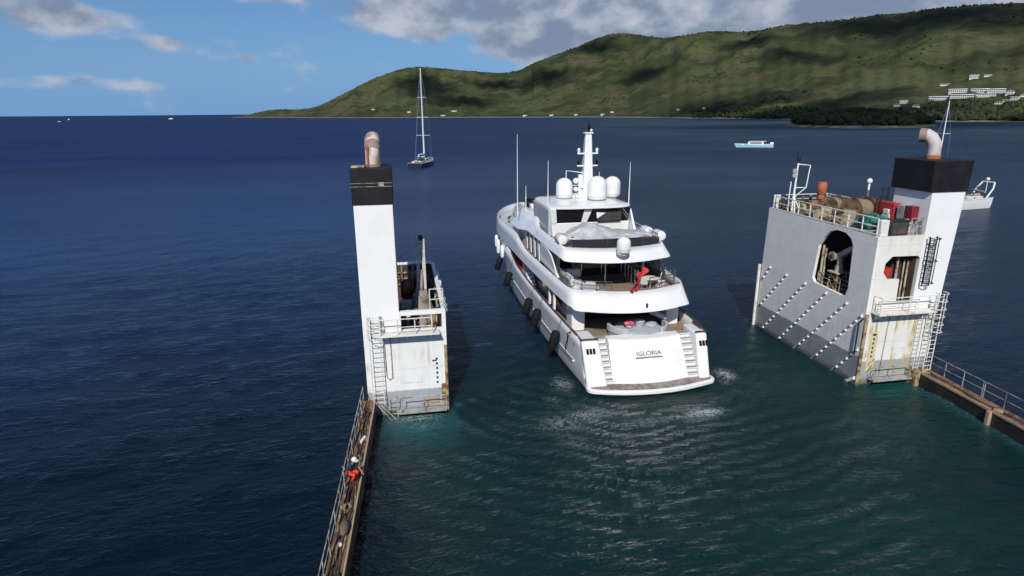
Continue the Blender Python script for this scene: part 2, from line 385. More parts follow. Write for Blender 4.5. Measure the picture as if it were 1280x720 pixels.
at = me.attributes.new('chop', 'FLOAT', 'POINT'); at.data.foreach_set('value', CH_.astype(np.float32).ravel())
at = me.attributes.new('foam', 'FLOAT', 'POINT'); at.data.foreach_set('value', F.astype(np.float32).ravel())
m, n, b = nt('sea_water')
a1 = N(n, 'ShaderNodeAttribute', attribute_name='tint'); a2 = N(n, 'ShaderNodeAttribute', attribute_name='foam')
big = tex(n, .018, 4, (.6, 1.6, 1)); tintv = mix(n, 1.0, a1.outputs[0], mix(n, maprange(n, big, .3, .7), (.72, .74, .8), (1.25, 1.22, 1.15)), 'MULTIPLY')
f1 = tex(n, 2.2, 8, (1, 1.5, 1), .68, dist=.8); f2 = tex(n, 7.5, 5, (1, 1.3, 1), .7, loc=(5, 3, 0))
ridge = math_(n, 'SUBTRACT', 1.0, math_(n, 'MULTIPLY', math_(n, 'ABSOLUTE', math_(n, 'SUBTRACT', f1, .5)), 9.0), clamp=True)
lace = math_(n, 'ADD', math_(n, 'MULTIPLY', ridge, .6), math_(n, 'MULTIPLY', f2, .55))
fm = maprange(n, math_(n, 'ADD', lace, math_(n, 'MULTIPLY', a2.outputs[2], .66)), .88, 1.32)
fm = math_(n, 'MULTIPLY', fm, maprange(n, a2.outputs[2], .04, .3))
n.links.new(mix(n, math_(n, 'MULTIPLY', fm, .8), tintv, (.55, .62, .62)), b.inputs['Base Color'])
n.links.new(math_(n, 'ADD', .055, math_(n, 'MULTIPLY', fm, .5)), b.inputs['Roughness'])
h1 = tex(n, 1.5, 5, (.75, 1.5, 1), .6, dist=.6); h2 = tex(n, 5.5, 4, (.8, 1.25, 1), .55, loc=(2, 8, 0)); h3 = tex(n, .28, 4, (.6, 1.5, 1), .6)
hh = math_(n, 'ADD', math_(n, 'ADD', math_(n, 'MULTIPLY', h1, .15), math_(n, 'MULTIPLY', h2, .055)), math_(n, 'MULTIPLY', h3, .32))
hh = math_(n, 'ADD', hh, math_(n, 'MULTIPLY', fm, .05))
a3 = N(n, 'ShaderNodeAttribute', attribute_name='chop'); hh = math_(n, 'MULTIPLY', hh, a3.outputs[2])
bp = N(n, 'ShaderNodeBump', ins={0: .85, 1: 1.0}); n.links.new(hh, bp.inputs['Height']); n.links.new(bp.outputs[0], b.inputs['Normal'])
# a wind-roughened sea never mirrors fully at grazing angles: cap the Fresnel term
b.inputs['Specular IOR Level'].default_value = 0
gl = N(n, 'ShaderNodeBsdfGlossy'); fr = N(n, 'ShaderNodeFresnel'); fr.inputs[0].default_value = 1.33
n.links.new(bp.outputs[0], gl.inputs['Normal']); n.links.new(bp.outputs[0], fr.inputs['Normal'])
cdist = N(n, 'ShaderNodeVectorMath'); cdist.operation = 'LENGTH'; tco = N(n, 'ShaderNodeTexCoord'); n.links.new(tco.outputs['Object'], cdist.inputs[0])
n.links.new(maprange(n, cdist.outputs[1], 40, 260, .06, .36), gl.inputs['Roughness'])
fac = math_(n, 'MINIMUM', fr.outputs[0], maprange(n, cdist.outputs[1], 45, 330, .42, .14))
fac = math_(n, 'MULTIPLY', fac, math_(n, 'SUBTRACT', 1.0, math_(n, 'MULTIPLY', fm, .8)))
ms = N(n, 'ShaderNodeMixShader'); n.links.new(fac, ms.inputs[0]); n.links.new(b.outputs[0], ms.inputs[1]); n.links.new(gl.outputs[0], ms.inputs[2])
n.links.new(ms.outputs[0], [x for x in n.nodes if x.type == 'OUTPUT_MATERIAL'][0].inputs[0])
me.materials.append(m)
sea = bpy.data.objects.new('sea_water', me); col.objects.link(sea); sea['kind'] = 'structure'

# ------------------------------------------------------------------ hills
RA = [-14, -12.2, -11.26, -10.3, -8.7, -6.84, -5.31, -3.91, -1.8, .3, 1.7, 3.44, 5.89, 8.37, 10.51, 11.93, 13.69, 15.09, 16.47, 17.49, 19.2, 21.24, 22.05, 22.93, 24.25, 25.22, 27.14, 30.28, 32.08, 33.83, 37.2, 39.31, 41.84, 44.25, 47.84, 50.3, 56, 66, 76]
RE = [-.3, .03, .28, .4, .34, .58, 1.34, 2.0, 2.99, 3.72, 3.93, 3.86, 3.59, 3.38, 3.43, 4.09, 4.73, 5.23, 5.66, 6.22, 6.44, 6.32, 6.17, 5.95, 6.03, 6.19, 6.42, 6.28, 6.43, 6.57, 6.7, 6.88, 7.01, 7.01, 6.86, 6.9, 6.4, 5.5, 3]
SA = [-14, -12.2, -9, -6.8, 1.5, 10, 18.8, 23.7, 28.4, 33.8, 43.6, 49.2, 54, 76]
SD = [4300, 4200, 3500, 3050, 2600, 2400, 2200, 1850, 1700, 1400, 1210, 1150, 1080, 900]
WA = [-14, -10, -5, 2, 10, 18, 25, 35, 50, 76]
WD = [260, 380, 700, 1100, 1500, 1900, 1500, 1700, 1800, 1500]
def smi(a, A, B): return float(np.mean([np.interp(a + k, A, B) for k in (-1.8, -1.2, -.6, 0, .6, 1.2, 1.8)]))
def fbm(x, y, z, o=4): return noise.fractal(Vector((x, y, z)), 1.0, 2.0, o)
def hill_h(a, r):
    S = smi(a, SA, SD) * (1 + .012 * math.sin(a * 1.9) + .008 * math.sin(a * 5.3)); W = smi(a, WA, WD); e1 = float(np.mean([np.interp(a + k, RA, RE) for k in (-.7, -.45, -.2, 0, .2, .45, .7)]))
    t = (r - S) / W
    if t < 0: return -2 + max(t, -.02) * 100
    e0 = -math.degrees(math.atan2(CAM_H, S))
    u = min(t, 1.0)
    g = .55 * u + .45 * u * u * (3 - 2 * u) if a > 12 else .8 * u + .2 * u * u
    z = CAM_H + (S + u * W) * math.tan(math.radians(e0 + (e1 - e0) * g))
    x, y = r * math.sin(math.radians(a)), r * math.cos(math.radians(a))
    env = math.sin(PI * min(u, 1)) ** .8
    Hr = max(z, 5)
    ra = 1 - abs(noise.noise(Vector((a * .16 + .55 * fbm(x / 650, y / 650, 5, 3), t * 1.3, 3.3)))) * 2.2
    rb = 1 - abs(noise.noise(Vector((a * .5 + .8 * fbm(x / 420, y / 420, 9, 3), t * 3.2, 8.1)))) * 2
    z += env * Hr * (.17 * (ra - .45) + .010 * (rb - .5)) * min(1, max(e1, 0) / 3)
    z += (2 + .05 * Hr) * fbm(x / 420, y / 420, 2, 3) * min(1, t * 6) * (1 - .6 * u) + (.5 + .003 * Hr) * fbm(x / 120, y / 120, 2, 3) * min(1, t * 12)
    z += 1.6 * noise.noise(Vector((x / 16, y / 16, 1))) * min(1, t * 25) * (.15 + .85 * u ** 4)
    if t > 1: z -= (t - 1) * W * .35
    return max(z, -2)
az_l = list(np.arange(-14, 76.01, .16)); tl = [-.02, 0, .004, .012] + list(np.linspace(.02, 1.0, 84)) + [1.03, 1.08, 1.2, 1.4]
rows = []
for a in az_l:
    S = smi(a, SA, SD) * (1 + .012 * math.sin(a * 1.9) + .008 * math.sin(a * 5.3)); W = smi(a, WA, WD)
    ar = math.radians(a)
    rows.append([((S + t * W) * math.sin(ar), (S + t * W) * math.cos(ar), hill_h(a, S + t * W)) for t in tl])
hm, n, b = nt('hill_cover')
b.inputs['Roughness'].default_value = .95; b.inputs['Specular IOR Level'].default_value = .1
p1 = tex(n, .0024, 5, rough=.5); p2 = tex(n, .007, 5, loc=(40, 10, 5)); p3 = tex(n, .05, 4, loc=(7, 3, 1)); p4 = tex(n, .006, 5, loc=(90, 40, 3))
g = mix(n, maprange(n, p1, .42, .60), (.080, .088, .037), (.042, .055, .024))
g = mix(n, maprange(n, p4, .50, .68), g, (.095, .082, .044))
g = mix(n, maprange(n, p2, .47, .62), g, (.034, .044, .019))
g = mix(n, math_(n, 'MULTIPLY', maprange(n, p3, .50, .66), .7), g, (.036, .046, .021))
z = objz(n); g = mix(n, maprange(n, z, 3.2, 1.2), g, (.22, .19, .14))
n.links.new(g, b.inputs['Base Color'])
bp = N(n, 'ShaderNodeBump', ins={0: .55, 1: 3.5}); n.links.new(math_(n, 'ADD', p3, tex(n, .13, 3)), bp.inputs['Height']); n.links.new(bp.outputs[0], b.inputs['Normal'])
hb = MB().loft(rows, False, False); ho = hb.build('hills', hm, smooth=True); ho['kind'] = 'structure'
for p in ho.data.polygons: p.use_smooth = True

# wooded spit in front of the right-hand shore
def polar(a, r, z=0): return (r * math.sin(math.radians(a)), r * math.cos(math.radians(a)), z)
def spit_h(a, r):
    d = ((a - 38.9) / 5.3) ** 2 + ((r - 880) / 125) ** 2
    return 12 * (1 - d) + 1.5 * noise.noise(Vector((a * 1.5, r * .03, 2))) if d < 1.3 else -4
rows = [[polar(a, r, max(-2, spit_h(a, r))) for r in np.linspace(700, 1040, 34)] for a in np.linspace(32.4, 45.4, 60)]
so = MB().loft(rows, False, False).build('headland', hm, smooth=True); so['kind'] = 'structure'
BEACH = M('beach_sand', (.30, .24, .18), .9, c2=(.14, .11, .08), scale=.08, lo=.4, hi=.6)
rows = []
for a in np.linspace(34.6, 41.6, 40):
    r0 = 880 - 125 * math.sqrt(max(0, 1 - ((a - 38.9) / 5.3) ** 2))
    rows.append([polar(a, r0 - 7, -.3), polar(a, r0 - 2, .5 + .3 * math.sin(a * 3)), polar(a, r0 + 7 + 3 * math.sin(a * 2.3), 2.4)])
MB().loft(rows, False, False).build('beach', BEACH)['kind'] = 'structure'

# woods: clumps of leaf-sized facets gathered into one mass each
LEAF, n, b = nt('foliage'); b.inputs['Roughness'].default_value = .9; b.inputs['Specular IOR Level'].default_value = .15
n.links.new(mix(n, maprange(n, tex(n, .07, 3), .4, .65), (.040, .050, .022), (.020, .028, .013)), b.inputs['Base Color'])
import bmesh
tb = bmesh.new(); bmesh.ops.create_icosphere(tb, subdivisions=2, radius=1); ICO = np.array([v.co[:] for v in tb.verts]); ICF = np.array([[v.index for v in f.verts] for f in tb.faces]); tb.free()
tb = bmesh.new(); bmesh.ops.create_icosphere(tb, subdivisions=1, radius=1); ICO1 = np.array([v.co[:] for v in tb.verts]); ICF1 = np.array([[v.index for v in f.verts] for f in tb.faces]); tb.free()
def woods(name, pts, label, fine):
    V, Fc = (ICO, ICF) if fine else (ICO1, ICF1)
    vs, fs = [], []; b0 = 0
    for x, y, z, s in pts:
        for k in range(4 if fine else 2):
            q = V * (1 + rng.normal(0, .22 if fine else .18, (len(V), 1)))
            sc_ = s * rng.uniform(.4, .7); off = rng.normal(0, .42, 3) * s * np.array([1, 1, .5])
            q = q * np.array([1, 1, rng.uniform(.65, 1.0)]) * sc_ + np.array([x, y, z + s * .45]) + off
            vs.append(q); fs.append(Fc + b0); b0 += len(V)
    vs = np.concatenate(vs); fs = np.concatenate(fs)
    me = bpy.data.meshes.new(name); me.from_pydata(vs.tolist(), [], fs.tolist()); me.materials.append(LEAF)
    o = bpy.data.objects.new(name, me); col.objects.link(o)
    o['kind'] = 'stuff'; o['label'] = label; o['category'] = 'woods'; return o
pts = []
while len(pts) < 620:
    a, r = random.uniform(33.3, 44.4), random.uniform(765, 1000); h = spit_h(a, r)
    if h > 2.6: pts.append(polar(a, r, h) + (random.uniform(3.5, 7.5),))
woods('headland_woods', pts, 'dark trees covering the low wooded headland on the right', True)
pts = []
while len(pts) < 1500:
    a = random.uniform(26, 60); S = smi(a, SA, SD); r = S * (1 + .012 * math.sin(a * 1.9) + .008 * math.sin(a * 5.3)) + 6 + random.random() ** 1.4 * np.interp(a, [26, 34, 44, 60], [160, 260, 190, 190])
    if 43.4 < a < 49.6 and r > S + 150: continue
    h = hill_h(a, r)
    if h > 1: pts.append(polar(a, r, h) + (random.uniform(4.5, 9),))
woods('shoreline_woods', pts, 'dark belt of trees along the foot of the right-hand hills', False)
pts = []
while len(pts) < 2300:
    a = random.uniform(-12, 62); S = smi(a, SA, SD); W = smi(a, WA, WD)
    t = random.random() ** .8
    if random.random() < .30: t = random.uniform(.965, 1.0)
    r = S + 10 + t * W; x, y, _ = polar(a, r)
    if t < .95 and noise.noise(Vector((x / 230, y / 230, 4))) < .14: continue
    h = hill_h(a, r)
    if h > 1.5: pts.append((x, y, h - 1, random.uniform(2.5, 6.5) * (1 if a > 10 else .8)))
while len(pts) < 2620:
    a = random.uniform(43.0, 50.5); S = smi(a, SA, SD); r = S + random.uniform(110, 420); h = hill_h(a, r)
    x, y, _ = polar(a, r); pts.append((x, y, h - .8, random.uniform(2.2, 4.6)))
woods('hillside_trees', pts, 'scattered trees and scrub over the green hillsides and ridge', False)

# cumulus overhead, out of the frame: their shadows lie on the hills
CLOUD, n, b = nt('cloud'); b.inputs['Base Color'].default_value = (.84, .85, .87, 1); b.inputs['Roughness'].default_value = 1; b.inputs['Specular IOR Level'].default_value = 0
at_ = N(n, 'ShaderNodeAttribute', attribute_name='core')
dn = math_(n, 'ADD', at_.outputs[2], math_(n, 'MULTIPLY', math_(n, 'SUBTRACT', tex(n, .012, 5), .5), .9))
tr_ = N(n, 'ShaderNodeBsdfTransparent'); mx_ = N(n, 'ShaderNodeMixShader'); n.links.new(maprange(n, dn, -.08, .85, 0., .68), mx_.inputs[0])
n.links.new(tr_.outputs[0], mx_.inputs[1]); n.links.new(b.outputs[0], mx_.inputs[2]); n.links.new(mx_.outputs[0], [x for x in n.nodes if x.type == 'OUTPUT_MATERIAL'][0].inputs[0])
def cloud(name, ground, alt, rx, ry):
    gx, gy, gz = ground; k = (alt - gz) / sdir.z; c = Vector((gx, gy, gz)) + sdir * k
    mb = MB(); rings = []; core = []
    for i in range(17):
        t = PI * i / 16; ring = []
        for j in range(36):
            a = 2 * PI * j / 36
            q = 1.15 + .45 * fbm(math.cos(a) * 1.3 + c.x / 300, math.sin(a) * 1.3 + c.y / 300, 1.5, 4)
            st_ = max(math.sin(t), .004)
            ring.append((c.x + rx * q * st_ * math.cos(a), c.y + ry * q * st_ * math.sin(a), c.z - 45 * math.cos(t) * (1 if i > 8 else .4))); core.append(1 - st_)
        rings.append(ring)
    o = mb.loft(rings, True, True).build(name, CLOUD, smooth=True); o['kind'] = 'structure'
    at = o.data.attributes.new('core', 'FLOAT', 'POINT'); at.data.foreach_set('value', np.array(core, dtype=np.float32))
def hp(a, t):
    r = smi(a, SA, SD) + t * smi(a, WA, WD); return polar(a, r, hill_h(a, r))
for a, t, rx, ry, alt in ((2.4, .66, 170, 420, 1100), (5.5, .34, 200, 200, 1000), (12.8, .62, 240, 360, 1150), (17.6, .86, 190, 330, 1250), (22.2, .58, 130, 220, 1200), (29.5, .17, 230, 230, 900), (33.2, .06, 260, 150, 880),
        (38.6, -.27, 300, 150, 880), (37.5, .04, 300, 140, 900), (47, -.06, 260, 62, 700), (39.2, .25, 130, 90, 1000), (39, .88, 230, 330, 1300), (46., .86, 380, 420, 1350), (30, .80, 120, 200, 1250), (52, .6, 200, 200, 1200), (8.8, .75, 140, 240, 1150), (34, .62, 90, 260, 1250)):  # lowest cloud, over the resort woods, is added only to darken them
    cloud('cloud', hp(a, t), alt, rx, ry)

# ------------------------------------------------------------------ houses on the far shore
HW = M('render_white', (.80, .79, .76), .7); HWIN = M('dark_window', (.03, .035, .04), .3); HROOF = M('pale_roof', (.78, .77, .74), .6); HTILE = M('dull_tile_roof', (.28, .20, .15), .8)
def locate(a, e):
    """point on the hillside seen along this bearing at this height angle"""
    S = smi(a, SA, SD); W = smi(a, WA, WD)
    for t in np.linspace(.005, 1, 500):
        r = S + t * W; h = hill_h(a, r)
        if math.degrees(math.atan2(h - CAM_H, r)) >= e: break
    return polar(a, r, h)
def house(name, p, wd, dp, st, label, group, roof='flat', rz=0, win=True, cat='house'):
    t = thing(name, label, cat, p, group)
    ca, sa = math.cos(rz), math.sin(rz)
    T = lambda x, y, z: (p[0] + x * ca - y * sa, p[1] + x * sa + y * ca, p[2] + z)
    H = 3.1 * st
    def bx(mb, x0, x1, y0, y1, z0, z1): return mb.hexa([T(x0, y0, z0), T(x1, y0, z0), T(x1, y1, z0), T(x0, y1, z0)], [T(x0, y0, z1), T(x1, y0, z1), T(x1, y1, z1), T(x0, y1, z1)])
    bx(MB(), -wd / 2, wd / 2, -dp / 2, dp / 2, -4, H).build('wall', HW, t)
    if roof == 'flat':
        bx(MB(), -wd / 2 - .6, wd / 2 + .6, -dp / 2 - 1.2, dp / 2 + .4, H + .003, H + .7).build('roof', HROOF, t)
    elif roof == 'hip':
        mb = MB(); e = .8
        mb.hexa([T(-wd / 2 - e, -dp / 2 - e, H + .003), T(wd / 2 + e, -dp / 2 - e, H + .003), T(wd / 2 + e, dp / 2 + e, H + .003), T(-wd / 2 - e, dp / 2 + e, H + .003)],
                [T(-wd * .22, -.2, H + dp * .25), T(wd * .22, -.2, H + dp * .25), T(wd * .22, .2, H + dp * .25), T(-wd * .22, .2, H + dp * .25)]).build('roof', HTILE, t)
    else:
        bx(MB(), -wd / 2 - 1.2, wd / 2 + 1.2, -dp / 2 - 1.8, dp / 2 + .4, H + .003, H + 1.9).build('roof', HROOF, t, bevel=.8)
    if win:
        nw = max(2, int(wd / 3.4))
        for s in range(st):
            if st > 1: bx(MB(), -wd / 2, wd / 2, -dp / 2 - 1.1, -dp / 2 - .003, 3.1 * s + .0, 3.1 * s + .25).build('balcony', HW, t)
            for k in range(nw):
                cx = -wd / 2 + wd * (k + .5) / nw
                bx(MB(), cx - wd / nw * .24, cx + wd / nw * .24, -dp / 2 - .06, -dp / 2 + .05, 3.1 * s + 1.0, 3.1 * s + 2.5).build('window', HWIN, t)
    return t
RG = 'white resort blocks above the bay'
for i, (a, e, wd, st, roof, lb) in enumerate((
        (44.02, .62, 30, 2, 'arch', 'white resort block at the left end of the lower row above the trees'),
        (45.35, .72, 32, 2, 'arch', 'white resort block right of the left-end block in the lower row'),
        (45.05, 1.12, 26, 2, 'arch', 'leftmost white arch-roofed resort block of the upper row'),
        (46.35, 1.10, 24, 2, 'arch', 'middle white arch-roofed resort block of the upper row'),
        (47.30, 1.08, 24, 2, 'arch', 'rightmost white arch-roofed resort block of the upper row'),
        (46.75, .78, 26, 2, 'flat', 'flat-roofed white resort block below the middle of the upper row'))):
    house('resort_block', locate(a, e), wd * 1.25, 12, st, lb, RG, roof, math.radians(-a - 8), cat='resort block')
for a, e, wd, st, roof, lb in (
        (41.75, .42, 15, 2, 'flat', 'small white house alone at the edge of the dark woods left of the resort'),
        (41.35, .22, 12, 1, 'hip', 'low villa just below the small white house by the dark woods'),
        (42.6, .16, 13, 1, 'hip', 'low tan-roofed house half lost in the woods left of the resort'),
        (44.2, 1.66, 19, 1, 'flat', 'flat-roofed white villa uphill of the left end of the resort'),
        (45.85, 2.08, 17, 2, 'arch', 'highest white villa on the slope over the resort'),
        (46.65, 2.2, 15, 1, 'flat', 'long pale villa just right of the highest villa'),
        (48.1, .95, 13, 2, 'hip', 'hip-roofed house first to the right of the resort rows'),
        (48.45, .55, 12, 2, 'flat', 'white house downhill of the hip-roofed house right of the resort'),
        (48.9, .78, 12, 1, 'hip', 'small hip-roofed house at the far right edge of the hillside'),
        (48.0, .45, 11, 1, 'flat', 'small flat-roofed house under the right end of the resort'),
        (47.55, .30, 12, 1, 'hip', 'lowest house below the right end of the resort, near the trees')):
    house('hillside_house', locate(a, e), wd, 9, st, lb, 'houses scattered round the resort', roof, math.radians(-a + random.uniform(-15, 15)))
for a, e, wd, lb in ((-2.25, .30, 17, 'pale house highest above the shore under the left hill'), (.9, .06, 14, 'pale house by the shore left of the sailing yacht mast'), (4.9, .10, 26, 'long pale shed by the water right of the sailing yacht mast'),
                     (3.9, -.28, 20, 'low white boathouse on the waterline under the left hill'), (13.7, -.32, 14, 'leftmost white hut on the shore behind the motor yacht'), (15.9, -.30, 12, 'white hut on the shore just left of the yacht mast top'),
                     (18.3, -.30, 14, 'white hut on the shore just right of the yacht mast top'), (19.1, -.10, 12, 'pale hut set back from the shore right of the yacht mast'), (11.3, -.34, 16, 'low grey hut on the shore far left of the yacht mast'),
                     (24.8, .06, 8, 'slim white hut on the green slope by the dark clump of trees'), (26.97, .16, 7, 'small white hut at the top of the dark woods')):
    house('shore_house', locate(a, e), wd, 8, 1, lb, 'little houses along the far shore', 'flat', math.radians(-a), win=False)

# ------------------------------------------------------------------ left ship tower
fy = lambda y: (lambda a, b_, h: (a, y + h, b_))       # wall facing the camera: (x, z) at depth y
fx = lambda x: (lambda a, b_, h: (x + h, a, b_))       # wall facing sideways: (y, z) at x
LT = thing('ship_tower', 'narrow white ship tower on the left with a black-topped funnel and an open crane well', 'ship tower', (0, 37, 0))
mb = MB()
mb.wall([(-3.0, -3), (2.2, -3), (2.2, 7.0), (-3.0, 7.0)], [[(-.62, 5.76), (1.95, 5.76), (1.95, 6.72), (-.62, 6.72)]], 0, .25, fy(37))
mb.box(-3.0, -2.75, 37.252, 50, -3, 7.0); mb.box(1.95, 2.2, 37.252, 50, -3, 6.96); mb.box(-2.748, 1.948, 49.75, 50, -3, 7.1); mb.box(-2.748, 1.948, 37.252, 49.748, 4.2, 4.45)
mb.build('casing', TWHITE, LT)
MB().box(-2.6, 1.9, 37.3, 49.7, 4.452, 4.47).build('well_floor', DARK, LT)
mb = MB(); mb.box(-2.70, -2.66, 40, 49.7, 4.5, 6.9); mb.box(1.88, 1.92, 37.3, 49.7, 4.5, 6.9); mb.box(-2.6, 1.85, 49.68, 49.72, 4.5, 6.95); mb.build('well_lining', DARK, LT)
MB().hexa([(-3.003, 36.99, 6.5), (-.72, 36.99, 6.5), (-.72, 39.9, 6.5), (-3.003, 39.9, 6.5)], [(-2.97, 36.99, 13.78), (-.70, 36.99, 13.78), (-.70, 39.9, 13.78), (-2.97, 39.9, 13.78)]).build('funnel', FUNW, LT)
MB().box(-.715, -.68, 36.995, 39.85, 7.02, 13.77).build('funnel_shade_plate', MACHG, LT)  # grey sheet over the white funnel, standing in for this face's shade
cap = MB().box(-3.02, -.64, 36.93, 39.96, 13.78, 15.92).build('funnel_cap', FUNB, LT, bevel=.03)
mb = MB(); mb.tube([(-3.03, 36.92, 14.85), (-.63, 36.92, 14.85)], .025, 6); mb.tube([(-3.03, 36.92, 15.05), (-.63, 36.92, 15.05)], .02, 6); mb.build('weld_band', MACHG, cap)
MB().box(-1.42, -1.12, 36.91, 36.93, 14.88, 15.1).build('access_plate', GREYP, cap)
MB().box(-2.95, -2.2, 37.2, 38, 15.93, 16.03).build('roof_hatch', BEIGE, cap, bevel=.02)
mb = MB(); P = [(-1.72, 38.2, 15.9), (-1.70, 38.2, 16.5), (-1.70, 38.25, 16.92), (-1.70, 38.5, 17.28), (-1.70, 38.95, 17.45), (-1.70, 39.5, 17.47)]
pipe = mb.tube(P, [.44, .44, .44, .45, .45, .45], 20, True).build('exhaust_pipe', PIPEW, LT, smooth=True)
MB().lathe([(.50, 0), (.50, .16), (.47, .17)], (-1.72, 38.2, 15.92), 20).build('pipe_collar', PIPER, pipe, smooth=True)
mb = MB(); mb.tube([(-1.70, 38.22, 16.84), (-1.70, 38.42, 17.18), (-1.70, 38.9, 17.41), (-1.70, 39.6, 17.47)], [.465, .47, .47, .48], 20).build('pipe_elbow', PIPER, pipe, smooth=True)
MB().tube([(-1.98, 37.76, 16.0), (-1.98, 37.78, 17.1)], .07, 8).build('drain_pipe', ORANGE, pipe, smooth=True)
# platform over the front wall
pl = MB().box(-1.95, 1.75, 36.15, 36.99, 5.62, 5.72).build('platform', RAILW, LT, bevel=.01)
mb = MB()
for x in (-1.6, -.3, 1.2): mb.hexa([(x - .04, 36.9, 5.2), (x + .04, 36.9, 5.2), (x + .04, 36.98, 5.2), (x - .04, 36.98, 5.2)], [(x - .04, 36.2, 5.61), (x + .04, 36.2, 5.61), (x + .04, 36.98, 5.61), (x - .04, 36.98, 5.61)])
mb.build('bracket', RAILW, pl)
railing(LT, [(-1.9, 36.95, 5.72), (-1.9, 36.2, 5.72), (1.3, 36.2, 5.72), (1.3, 36.95, 5.72)], 1.05, 2, 1.15, .028, RAILW)
railing(LT, [(1.25, 37.1, 6.98), (2.08, 37.15, 6.98)], 1.35, 2, .9, .028, RAILW)
railing(LT, [(2.1, 37.2, 6.97), (2.1, 41.5, 6.97)], .55, 1, 1.4, .03, RAILW)
MB().box(-2.7, 1.9, 37.05, 37.2, 6.86, 6.99).build('coaming', RAILW, LT)
# ladder with hoops, stringers stand off the wall
def ladder(parent, x0, x1, y, z0, z1, mat, hoops=None, rung=.33, r=.028, name='ladder'):
    mb = MB()
    for x in (x0, x1): mb.tube([(x, y, z0), (x, y, z1)], r, 6)
    z = z0 + .2
    while z < z1: mb.tube([(x0, y, z), (x1, y, z)], r * .75, 5); z += rung
    lo_ = mb.build(name, mat, parent, smooth=True)
    if hoops:
        hb_ = MB(); cxm = (x0 + x1) / 2; rr_ = (x1 - x0) * .62
        hz = np.linspace(hoops[0], hoops[1], hoops[2])
        arc = [(cxm + rr_ * math.sin(t), y - .1 - rr_ * 1.1 * math.cos(t)) for t in np.linspace(-2.2, 2.2, 13)]
        for zz in hz: hb_.tube([(a, c, zz) for a, c in arc], r * .8, 5)
        for k in (2, 6, 10): hb_.tube([(arc[k][0], arc[k][1], hoops[0]), (arc[k][0], arc[k][1], hoops[1])], r * .7, 5)
        hb_.build('safety_cage', mat, lo_, smooth=True)
    return lo_
ladder(LT, -2.62, -1.95, 36.55, .9, 6.9, RAILW, (5.6, 7.0, 4))
MB().tube([(-1.75, 36.93, 5.6), (-1.72, 36.93, 2.7), (-1.55, 36.93, 2.45), (-1.35, 36.93, 2.6), (-1.35, 36.93, 5.6)], .03, 6).build('wall_tube', RAILG, LT, smooth=True)  # thin tube looping down and up the wall beside the ladder
lp = MB().box(-1.2, 2.0, 36.1, 36.98, .34, .42).build('lower_platform', GREYP, LT)
railing(LT, [(-.85, 36.15, .42), (2.0, 36.15, .42)], 1.05, 2, 1.5, .028, RAILG, name='lower_railing')
ladder(LT, -1.75, -1.15, 36.45, -.6, 1.5, RAILG, None, name='short_ladder')
MB().tube([(-2.5, 36.3, 1.2), (-1.2, 36.1, -.5)], .04, 6).build('brace', RAILG, LT)
MB().tube([(-2.2, 36.3, 1.2), (-1.0, 36.1, -.4)], .04, 6).build('brace', RAILG, LT)
MB().box(.6, 1.55, 36.92, 36.98, .62, 1.0).build('notice_board', BARE, LT, bevel=.01)
mb = MB()
for k in range(6): mb.box(1.45, 1.58, 36.975, 36.996, 1.95 + k * .33, 2.08 + k * .33)
mb.box(1.22, 1.34, 36.975, 36.996, 3.5, 3.6); mb.box(1.36, 1.5, 36.975, 36.996, 3.5, 3.6)
mb.build('draught_mark', BLACK, LT)
MB().tube([(2.12, 36.93, -1.2), (2.12, 36.93, 4.6)], .10, 8).build('corner_fender', RUSTY, LT, smooth=True)
MB().box(1.75, 2.2, 36.97, 36.992, -.4, 1.9).build('rust_doubler', RUSTY, LT)
mb = MB()
for y, z, s in ((38.5, 7.05, .22), (40, 7.05, .3), (42.2, 7.05, .25), (44.5, 7.05, .22), (47, 7.05, .28)): MB().cbox((2.32, y, 6.6), (.18, s * 1.8, .5)).build('vent_box', RAILW, LT, bevel=.02)

for z, r_ in ((5.3, .09), (5.8, .06), (6.3, .08)): MB().tube([(-2.5, 49.55, z), (1.8, 49.55, z)], r_, 8).build('well_pipe', RUSTY, LT, smooth=True)
for x in (-.5, .4, 1.5): MB().tube([(x, 49.45, 4.5), (x, 49.45, 6.9)], .07, 8).build('well_frame', MACHG, LT)
# things in the left crane well
cr = thing('deck_crane', 'dirty grey deck crane with its slim jib raised, in the left tower well', 'crane', (.85, 41.80, 4.47))
MB().lathe([(1.15, 0), (1.05, .6), (.7, 1.6), (.6, 2.2)], (.85, 41.80, 4.47), 16).build('pedestal', MACHG, cr, smooth=True)
MB().box(.45, 1.25, 41.40, 42.30, 6.3, 7.0).build('slewing_house', MACHG, cr, bevel=.05)
mb = MB()
for dx in (-.22, .22): mb.hexa([(.85 + dx - .15, 41.60, 5.6), (.85 + dx + .15, 41.60, 5.6), (.85 + dx + .15, 42.10, 5.6), (.85 + dx - .15, 42.10, 5.6)], [(1.0 + dx * .8 - .09, 42.90, 10.4), (1.0 + dx * .8 + .09, 42.90, 10.4), (1.0 + dx * .8 + .09, 43.30, 10.4), (1.0 + dx * .8 - .09, 43.30, 10.4)])
for k in range(7):
    t = (k + .5) / 7; mb.cbox((.85 + .15 * t, 41.85 + 1.3 * t, 5.6 + 4.8 * t), (.44, .1, .1))
jib = mb.build('jib', M('jib_paint', (.50, .47, .40), .6, c2=(.30, .26, .20)), cr)
MB().lathe([(.10, -.16), (.2, -.15), (.2, .15), (.10, .16)], (1.0, 43.15, 10.45), 12, axis='x').build('sheave', BLACK, jib)
MB().sphere((.62, 42.30, 8.9), .15).build('floodlight', RAILW, jib, smooth=True)
mb = MB(); mb.tube([(.85, 41.40, 6.6), (.95, 42.30, 8.3)], [.13, .09], 10); mb.build('luffing_cylinder', MACHG, cr, smooth=True)
